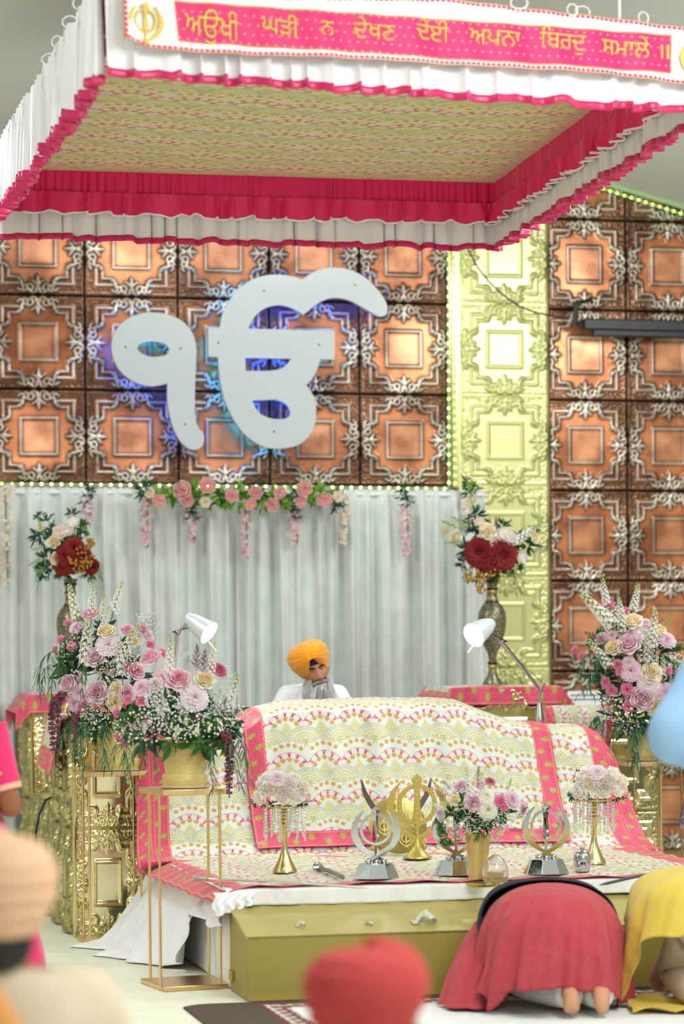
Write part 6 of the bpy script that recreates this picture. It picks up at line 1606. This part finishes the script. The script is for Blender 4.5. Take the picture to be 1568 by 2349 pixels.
def seated_back(label, hcw, tm, bm_, face, layers, sk, shoulder=.21, neck=.17, s=1.02, open_=.075):
    """person seated on the floor seen from behind; hcw: head centre"""
    g = Vector((hcw.x, hcw.y + .02, 0.004)); t = thing('person', label, 'person', g); hc = hcw - g; Mh = Matrix.Rotation(face, 3, 'Z'); nb = hc.z - neck
    k = nb / .62
    V = [Vector((0, 0, .12)), Vector((0, 0, .32 * k)), Vector((0, 0, .48 * k)), Vector((0, 0, nb - .01)), Vector((0, 0, nb + .06)), Vector((hc.x, hc.y, hc.z - .05))]; E = [(0, 1), (1, 2), (2, 3), (3, 4), (4, 5)]; Rr = [(.16, .13), (.14, .11), (.17, .11), (.09, .08), .058, .06]
    V2, E2, R2 = [v.copy() for v in V[:4]], [(0, 1), (1, 2), (2, 3)], [(.19, .16), (.17, .14), (.195, .14), (.10, .095)]
    f = Mh @ Vector((0, -1, 0)); sd = Mh @ Vector((1, 0, 0))
    for s_ in (-1, 1):
        i = len(V); a, b_, c_ = sd * s_ * shoulder * .82 + Vector((0, 0, nb - .075)), sd * s_ * (shoulder + .05) + f * .06 + Vector((0, 0, nb - .34)), sd * s_ * .12 + f * .30 + Vector((0, 0, nb - .42))
        V += [a, b_, c_]; E += [(2, i), (i, i + 1), (i + 1, i + 2)]; Rr += [.06, .045, .033]; hand_chain(V, E, Rr, i + 2, f - sd * s_ * .4, (0, 0, -1), s_)
        i2 = len(V2); V2 += [a, b_, c_ - f * .03]; E2 += [(2, i2), (i2, i2 + 1), (i2 + 1, i2 + 2)]; R2 += [.082, .07, .05]
        i = len(V); V += [sd * s_ * .12 + f * .06 + Vector((0, 0, .11)), sd * s_ * .34 + f * .26 + Vector((0, 0, .10)), -sd * s_ * .04 + f * .34 + Vector((0, 0, .065))]; E += [(0, i), (i, i + 1), (i + 1, i + 2)]; Rr += [.10, .075, .05]
        i2 = len(V2); V2 += [sd * s_ * .34 + f * .26 + Vector((0, 0, .11)), f * .33 + Vector((0, 0, .085))]; E2 += [(0, i2), (i2, i2 + 1)]; R2 += [.105, .075]
    link('body', merge_remesh([skin_mesh(V, E, Rr), head_mesh(Mh, hc)], .005, 'body', 3), sk, t)
    me = skin_mesh(V2, E2, R2); me.shade_smooth(); link('garment', me, bm_, t)
    turban('turban', tm, hc + Mh @ Vector((0, .008, .016)), Mh, t, s=s, layers=layers, open_=open_)
    b = MB(); b.ball(hc + Mh @ Vector((0, -.032, .06)), .076, 20, 12, sc=(.95, .88, .7), M=Mh); b.build('under_turban', mat('black_cloth'), t)
    b = MB(); b.ball(hc + Mh @ Vector((0, -.055, -.085)), .06, 16, 10, sc=(1.1, .75, 1.15), M=Mh); b.build('beard', M_hair, t)
    b = MB(); b.ball(hc + Mh @ Vector((0, .035, -.035)), .078, 16, 10, sc=(.98, .85, .8), M=Mh); b.build('hair', M_hair, t)
    return t, hc, Mh, nb
seated_back('person in coral red turban seated in the near foreground, seen from behind', P(848, 2362, 5.5), mat('coral_turban', (190, 66, 64), .9), mat('grey_shirt', (150, 150, 156), .85), PI - 1.25, 6, M_skind, s=1.0, open_=.10)
lp = P(-14, 2122, 5.3)
tl_, hcl, Mhl, nbl = seated_back('person in peach turban and beige coat at the left edge, seen from behind', lp, mat('peach_turban', (228, 184, 150), .85), mat('beige_coat', (218, 200, 174), .8), PI + .25, 8, M_skind, s=1.06, neck=.09, shoulder=.245)
b = MB(); q = Vector((0, .0, nbl))
st_pts = [q + Vector((-.09, -.06, .03)), q + Vector((-.03, -.115, .0)), q + Vector((.03, -.15, -.09)), q + Vector((.06, -.165, -.22)), q + Vector((.07, -.185, -.40)), q + Vector((.07, -.205, -.52))]
b.tube(st_pts, [.03, .035, .036, .036, .036, .034], 12, flat=.45); b.build('scarf', mat('orange_scarf', (222, 150, 84), .8), tl_)
b = MB(); b.tube([p + Vector((-.055, .004, -.004)) for p in st_pts], [.022, .026, .028, .028, .028, .026], 12, flat=.45); b.build('scarf', mat('yellow_scarf', (226, 196, 92), .8), tl_)

# people bowing before the stage
def dome(cx, cy, rx, ry, zt, hem, pw=2.4, fold=.03, nf=9, ph=0., lean=(0, 0), n=150, m=46, flare=.05, sect=None):
    """cloth over a bowed back: hem(phi) gives the hem height; phi = -pi/2 faces the viewer; sect keeps part of the turn"""
    a0, a1 = sect if sect else (-PI, PI); vs = []
    b = MB()
    def f(i, j):
        a = a0 + (a1 - a0) * i; t = j
        zh = hem(a); g = math.sin(min(1, t / .62) * PI / 2) ** (2 / pw) if t > 0 else 0
        g *= 1 + flare * max(0, t - .5) * 2
        w_ = 1 + fold * t ** 1.25 * (math.tanh(1.8 * math.sin(nf * a + ph + 1.5 * math.sin(t * 3 + a))) * .8 + .5 * math.sin(nf * 2.3 * a + 2.1 * ph + 2 * t) + .3 * math.sin(nf * 4.1 * a + 5 * t))
        k = 1 - math.cos(min(1, t) * PI / 2) ** .9 if t < 1 else 1
        z = zt - (zt - zh) * (t ** 1.75 * .55 + .45 * (1 - math.cos(t * PI / 2)))
        z += .008 * t * math.sin(a * 7 + ph)
        return Vector((cx + lean[0] * (1 - t) + rx * g * w_ * math.cos(a), cy + lean[1] * (1 - t) + ry * g * w_ * math.sin(a), z))
    b.grid(f, n, m, close_u=sect is None)
    return b
angd = lambda a, c: abs((a - c + PI) % (2 * PI) - PI)
D0 = 11.0; cx0 = P(1262, 2180, D0).x
cw = thing('person', 'person in coral tunic bowing to the floor at the stage, soles towards the viewer', 'person', (cx0, D0 - .05, .014))
oc = Vector((cx0, D0 - .05, .014))
V_ = [Vector((0, -.10, .36)), Vector((0, .10, .37)), Vector((0, .28, .26)), Vector((0, .40, .17)), Vector((0, .46, .13))]; E_ = [(0, 1), (1, 2), (2, 3), (3, 4)]; Rr = [(.15, .13), (.14, .11), (.15, .10), .065, .055]
for s in (-1, 1):
    fx = .115 + s * .062; i = len(V_); V_ += [Vector((s * .10, -.08, .30)), Vector((s * .14, .12, .075)), Vector((fx, -.22, .085)), Vector((fx, -.315, .105)), Vector((fx, -.345, .045)), Vector((fx, -.325, .02))]
    E_ += [(0, i), (i, i + 1), (i + 1, i + 2), (i + 2, i + 3), (i + 3, i + 4), (i + 4, i + 5)]; Rr += [.095, .065, .045, .038, .036, (.038, .02)]
    i = len(V_); V_ += [Vector((s * .17, .27, .22)), Vector((s * .26, .20, .06)), Vector((s * .18, .42, .035))]; E_ += [(2, i), (i, i + 1), (i + 1, i + 2)]; Rr += [.055, .042, .03]
    hand_chain(V_, E_, Rr, i + 2, (-s * .3, .9, -.05), (0, 0, -1), -s)
Mb = Matrix.Rotation(PI, 3, 'Z') @ Matrix.Rotation(R_(75), 3, 'X')
link('body', merge_remesh([skin_mesh(V_, E_, Rr), head_mesh(Mb, Vector((0, .53, .13)), 40)], .005, 'body', 4), M_skin2, cw)
b = MB(); b.ball((0, .53, .15), .098, 20, 12, sc=(.9, 1.05, .95)); b.build('hair', M_hair, cw)
M_coral = mat('coral_cotton', (178, 60, 70), .85, sheen=.1, bump=(7, .8, .05))
tr = [Vector((0, -.04, .31))]; E_ = []; Rr = [(.13, .11)]
for s in (-1, 1):
    i = len(tr); fx = .115 + s * .062; tr += [Vector((s * .10, -.06, .25)), Vector((s * .14, .12, .09)), Vector((fx - .02, -.14, .085)), Vector((fx, -.235, .085)), Vector((fx, -.275, .075))]; E_ += [(0, i), (i, i + 1), (i + 1, i + 2), (i + 2, i + 3), (i + 3, i + 4)]; Rr += [.09, .085, .075, .068, .062]
me = skin_mesh(tr, E_, Rr); me.shade_smooth(); link('trousers', me, mat('white_trousers', (232, 232, 226), .85, bump=(24, .8, .02)), cw)
hemf = lambda a: .115 - .085 * math.exp(-(angd(a, PI * .93) / .55) ** 2) - .09 * math.exp(-(angd(a, -.25) / .5) ** 2) - .10 * math.exp(-(angd(a, -PI * .80) / .16) ** 2) + .02 * math.exp(-(angd(a, PI / 2) / .6) ** 2)
bd_ = dome(0, .02, .27, .32, .512, hemf, fold=.095, nf=7, ph=.6, flare=.16, pw=2.5)
o = bd_.build('tunic', M_coral, cw, angle=0); so = o.modifiers.new('thickness', 'SOLIDIFY'); so.thickness = .004
slv = [(Vector((-.17, .20, .40)), .05, .05), (Vector((-.235, .17, .34)), .075, .08), (Vector((-.285, .13, .24)), .09, .10), (Vector((-.325, .07, .12)), .105, .12), (Vector((-.345, .02, .012)), .12, .14)]
loft(slv, fold=.10, nf=6, ph=1.).build('sleeve', M_coral, cw, angle=0)
b = MB(); b.tube([Vector((.21, .22, .32)), Vector((.27, .17, .20)), Vector((.27, .30, .06))], [.07, .075, .055], 20); b.build('sleeve', M_coral, cw)
shf = lambda a: .31 - .17 * math.exp(-(angd(a, PI * .98) / .35) ** 2) - .27 * math.exp(-(angd(a, .05) / .35) ** 2)
bs_ = dome(-.006, .085, .284, .268, .524, shf, fold=.02, nf=5, ph=2., flare=.10, pw=2.5, sect=(-.16, PI + .22), n=90)
o = bs_.build('shawl', mat('navy_shawl', (28, 36, 52), .85), cw, angle=0); so = o.modifiers.new('thickness', 'SOLIDIFY'); so.thickness = .006
# yellow neighbour at the right edge
D1 = 10.95; cx1 = P(1664, 2180, D1).x; yw = thing('person', 'person in yellow drape and beige trousers bowing at the right edge', 'person', (cx1, D1, .014))
V_ = [Vector((0, -.10, .40)), Vector((0, .12, .40)), Vector((0, .32, .27)), Vector((0, .44, .17)), Vector((0, .50, .13))]; E_ = [(0, 1), (1, 2), (2, 3), (3, 4)]; Rr = [(.16, .14), (.14, .11), (.15, .10), .065, .055]
for s in (-1, 1):
    i = len(V_); V_ += [Vector((s * .12, -.08, .32)), Vector((s * .17, .14, .08)), Vector((s * .11, -.22, .07)), Vector((s * .10, -.30, .08)), Vector((s * .09, -.42, .035))]; E_ += [(0, i), (i, i + 1), (i + 1, i + 2), (i + 2, i + 3), (i + 3, i + 4)]; Rr += [.10, .07, .05, .04, (.042, .026)]
    i = len(V_); V_ += [Vector((s * .18, .30, .22)), Vector((s * .27, .24, .06)), Vector((s * .19, .46, .035))]; E_ += [(2, i), (i, i + 1), (i + 1, i + 2)]; Rr += [.055, .042, .03]
    hand_chain(V_, E_, Rr, i + 2, (-s * .3, .9, -.05), (0, 0, -1), -s)
link('body', merge_remesh([skin_mesh(V_, E_, Rr), head_mesh(Mb, Vector((0, .57, .13)), 40)], .005, 'body', 4), M_skin, yw)
b = MB(); b.ball((0, .57, .15), .098, 20, 12, sc=(.9, 1.05, .95)); b.build('hair', M_hair, yw)
M_beige = mat('beige_cotton', (190, 176, 150), .85, bump=(10, .6, .03)); M_yel = mat('yellow_drape', (212, 186, 70), .75, sheen=.2, bump=(8, .6, .03))
tr = [Vector((0, -.09, .37))]; E_ = []; Rr = [(.20, .17)]
for s in (-1, 1):
    i = len(tr); tr += [Vector((s * .13, -.09, .30)), Vector((s * .18, .12, .12)), Vector((s * .14, -.14, .10)), Vector((s * .11, -.30, .09))]; E_ += [(0, i), (i, i + 1), (i + 1, i + 2), (i + 2, i + 3)]; Rr += [.15, .11, .10, .085]
me = skin_mesh(tr, E_, Rr); me.shade_smooth(); link('trousers', me, M_beige, yw)
yh = lambda a: .36 - .35 * math.exp(-(angd(a, PI * 1.02) / .38) ** 2) + .03 * math.cos(a - 1) - .25 * math.exp(-(angd(a, 0) / .4) ** 2)
bd_ = dome(0, .03, .40, .36, .585, yh, fold=.04, nf=8, ph=1.2, flare=.10, pw=2.4)
o = bd_.build('drape', M_yel, yw, angle=0); so = o.modifiers.new('thickness', 'SOLIDIFY'); so.thickness = .004
fl_ = lambda s, t: Vector((-.42 + s * .5, -.26 + t * .3 + .02 * math.sin(s * 8), .012 + .02 * abs(math.sin(s * 9 + t * 6)) + .05 * max(0, t - .6)))
o = np_grid('drape_end', np_world(fl_, 40, 24), M_yel, yw, thick=.004)

def stand_person(label, loc, face, skin, parts, h=1.65, arms=((.24, -.02, -.30), (.10, -.26, -.32)), hair=True):
    """standing figure; parts(t, sh) adds the garments; arms: elbow and wrist from the shoulder height"""
    t = thing('person', label, 'person', loc); Mf = Matrix.Rotation(face, 3, 'Z'); k = h / 1.65; g = lambda x, y, z: Mf @ Vector((x, y, z)) * k
    V = [g(0, 0, .93), g(0, 0, 1.08), g(0, 0, 1.26), g(0, 0, 1.38), g(0, -.005, 1.45), g(0, -.01, 1.52)]; E = [(0, 1), (1, 2), (2, 3), (3, 4), (4, 5)]; Rr = [(.15, .11), (.125, .095), (.15, .10), (.08, .07), .052, .055]
    for s in (-1, 1):
        i = len(V); V += [g(s * .165, 0, 1.34), g(s * arms[0][0], arms[0][1], 1.34 + arms[0][2]), g(s * arms[1][0], arms[1][1], 1.34 + arms[1][2])]; E += [(2, i), (i, i + 1), (i + 1, i + 2)]; Rr += [.055, .042, .03]
        hand_chain(V, E, Rr, i + 2, Mf @ Vector((-s * .8, -.5, 0)), Mf @ Vector((0, 1, 0)), s)
        i = len(V); V += [g(s * .09, 0, .86), g(s * .10, -.01, .48), g(s * .10, .01, .09), g(s * .11, -.12, .035)]; E += [(0, i), (i, i + 1), (i + 1, i + 2), (i + 2, i + 3)]; Rr += [.088, .056, .038, (.04, .028)]
    link('body', merge_remesh([skin_mesh(V, E, Rr), head_mesh(Mf, g(0, -.015, 1.565), 40)], .005, 'body', 4), skin, t)
    if hair: b = MB(); b.ball(g(0, .022, 1.595), .098 * k, 20, 14, sc=(.88, .95, 1.05)); b.build('hair', M_hair, t)
    parts(t, g); return t
M_mag = mat('magenta_dress', (222, 28, 104), .7, sheen=.3)
def pinkdress(t, g):
    rings = [(g(0, 0, 1.40), .09, .07), (g(0, 0, 1.33), .185, .105), (g(0, 0, 1.2), .165, .12), (g(0, 0, 1.05), .15, .115), (g(0, 0, .95), .19, .145), (g(0, 0, .7), .27, .22), (g(0, 0, .4), .33, .27), (g(0, 0, .06), .37, .31)]
    loft(rings, fold=.05, nf=13).build('dress', M_mag, t, angle=0)
    for s in (-1, 1):
        a, e = g(s * .165, 0, 1.34), g(s * .235, .0, 1.10); b = MB(); b.tube([a + Vector((0, 0, .02)), a + (e - a) * .5, e], [.066, .064, .06], 20); b.build('sleeve', M_mag, t)
        b = MB(); b.tube([e + (a - e) * .06, e - (a - e) * .03], [.062, .061], 20); b.build('sleeve_trim', mat('peach_trim', (240, 176, 150), .6), t)
        for q in range(3):
            b = MB(); b.ball(a + (e - a) * (.45 + .14 * q) + Vector((.0, -.062, 0)), .010, 8, 5); b.build('motif', mat('gold_thread', (214, 160, 80), .4, .5), t)
stand_person('person in magenta dress standing at the left edge, elbow bent', Vector((-1.475, 9.9, .002)), PI * .92, M_skind, pinkdress, 1.50, arms=((.27, .01, -.33), (.10, -.26, -.30)))
M_bshirt = mat('sky_blue_shirt', (140, 178, 216), .8)
def blue(t, g):
    loft([(g(0, 0, 1.42), .085, .07), (g(0, 0, 1.36), .19, .11), (g(0, 0, 1.2), .20, .14), (g(0, 0, 1.0), .185, .14), (g(0, 0, .8), .20, .15)], fold=.02, nf=7).build('shirt', M_bshirt, t, angle=0)
    for s in (-1, 1):
        a, e, w_ = g(s * .165, 0, 1.34), g(s * .295, .05, 1.12), g(s * .12, -.24, 1.0); b = MB(); pp = [Vector(q) for q in cr([tuple(a + Vector((0, 0, .02))), tuple(a + (e - a) * .55), tuple(e), tuple(e + (w_ - e) * .3), tuple(w_)], 6)]; b.tube(pp, [.088 - .03 * (i / len(pp)) ** 2 for i in range(len(pp))], 24); b.build('sleeve', M_bshirt, t)
    for s in (-1, 1):
        b = MB(); b.tube([g(s * .09, 0, .86), g(s * .10, 0, .45), g(s * .10, 0, .07)], [.105, .085, .075], 16); b.build('trouser_leg', mat('grey_trousers', (90, 92, 100), .85), t)
stand_person('person in sky blue shirt at the right edge, only one bent sleeve showing', Vector((1.395, 8.5, .002)), PI * .95, M_skin, blue, 1.80, arms=((.295, .05, -.22), (.12, -.24, -.34)))
M_pat = bpy.data.materials.new('diamond_print'); M_pat.use_nodes = True; nt = M_pat.node_tree; bs = nt.nodes['Principled BSDF']; bs.inputs['Roughness'].default_value = .8
tc = nt.nodes.new('ShaderNodeTexCoord'); mp = nt.nodes.new('ShaderNodeMapping'); mp.inputs['Rotation'].default_value = (0, R_(45), 0); mp.inputs['Scale'].default_value = (26, 26, 26)
vo = nt.nodes.new('ShaderNodeTexVoronoi'); vo.inputs['Randomness'].default_value = 0; vo.inputs['Scale'].default_value = 1; vo.distance = 'CHEBYCHEV'
hs = nt.nodes.new('ShaderNodeHueSaturation'); hs.inputs['Saturation'].default_value = .55; hs.inputs['Value'].default_value = .42
nt.links.new(tc.outputs['Object'], mp.inputs['Vector']); nt.links.new(mp.outputs['Vector'], vo.inputs['Vector']); nt.links.new(vo.outputs['Color'], hs.inputs['Color']); nt.links.new(hs.outputs['Color'], bs.inputs['Base Color'])
def patt(t, g):
    loft([(g(0, 0, 1.42), .085, .07), (g(0, 0, 1.35), .18, .11), (g(0, 0, 1.1), .17, .13), (g(0, 0, .9), .20, .15), (g(0, 0, .55), .27, .22)], fold=.03, nf=9).build('tunic', M_pat, t, angle=0)
    loft([(g(0, 0, .8), .17, .14), (g(0, 0, .55), .22, .18), (g(0, 0, .3), .24, .20), (g(0, 0, .04), .27, .22)], fold=.05, nf=11).build('skirt', M_beige, t, angle=0)
    for s in (-1, 1):
        b = MB(); b.tube([g(s * .165, 0, 1.36), g(s * .24, 0, 1.05), g(s * .14, -.22, 1.02)], [.075, .065, .05], 16); b.build('sleeve', M_pat, t)
stand_person('person in diamond patterned tunic standing behind the right flower stand', Vector((2.10, 14.3, .002)), PI * .5, M_skin, patt, 1.6)
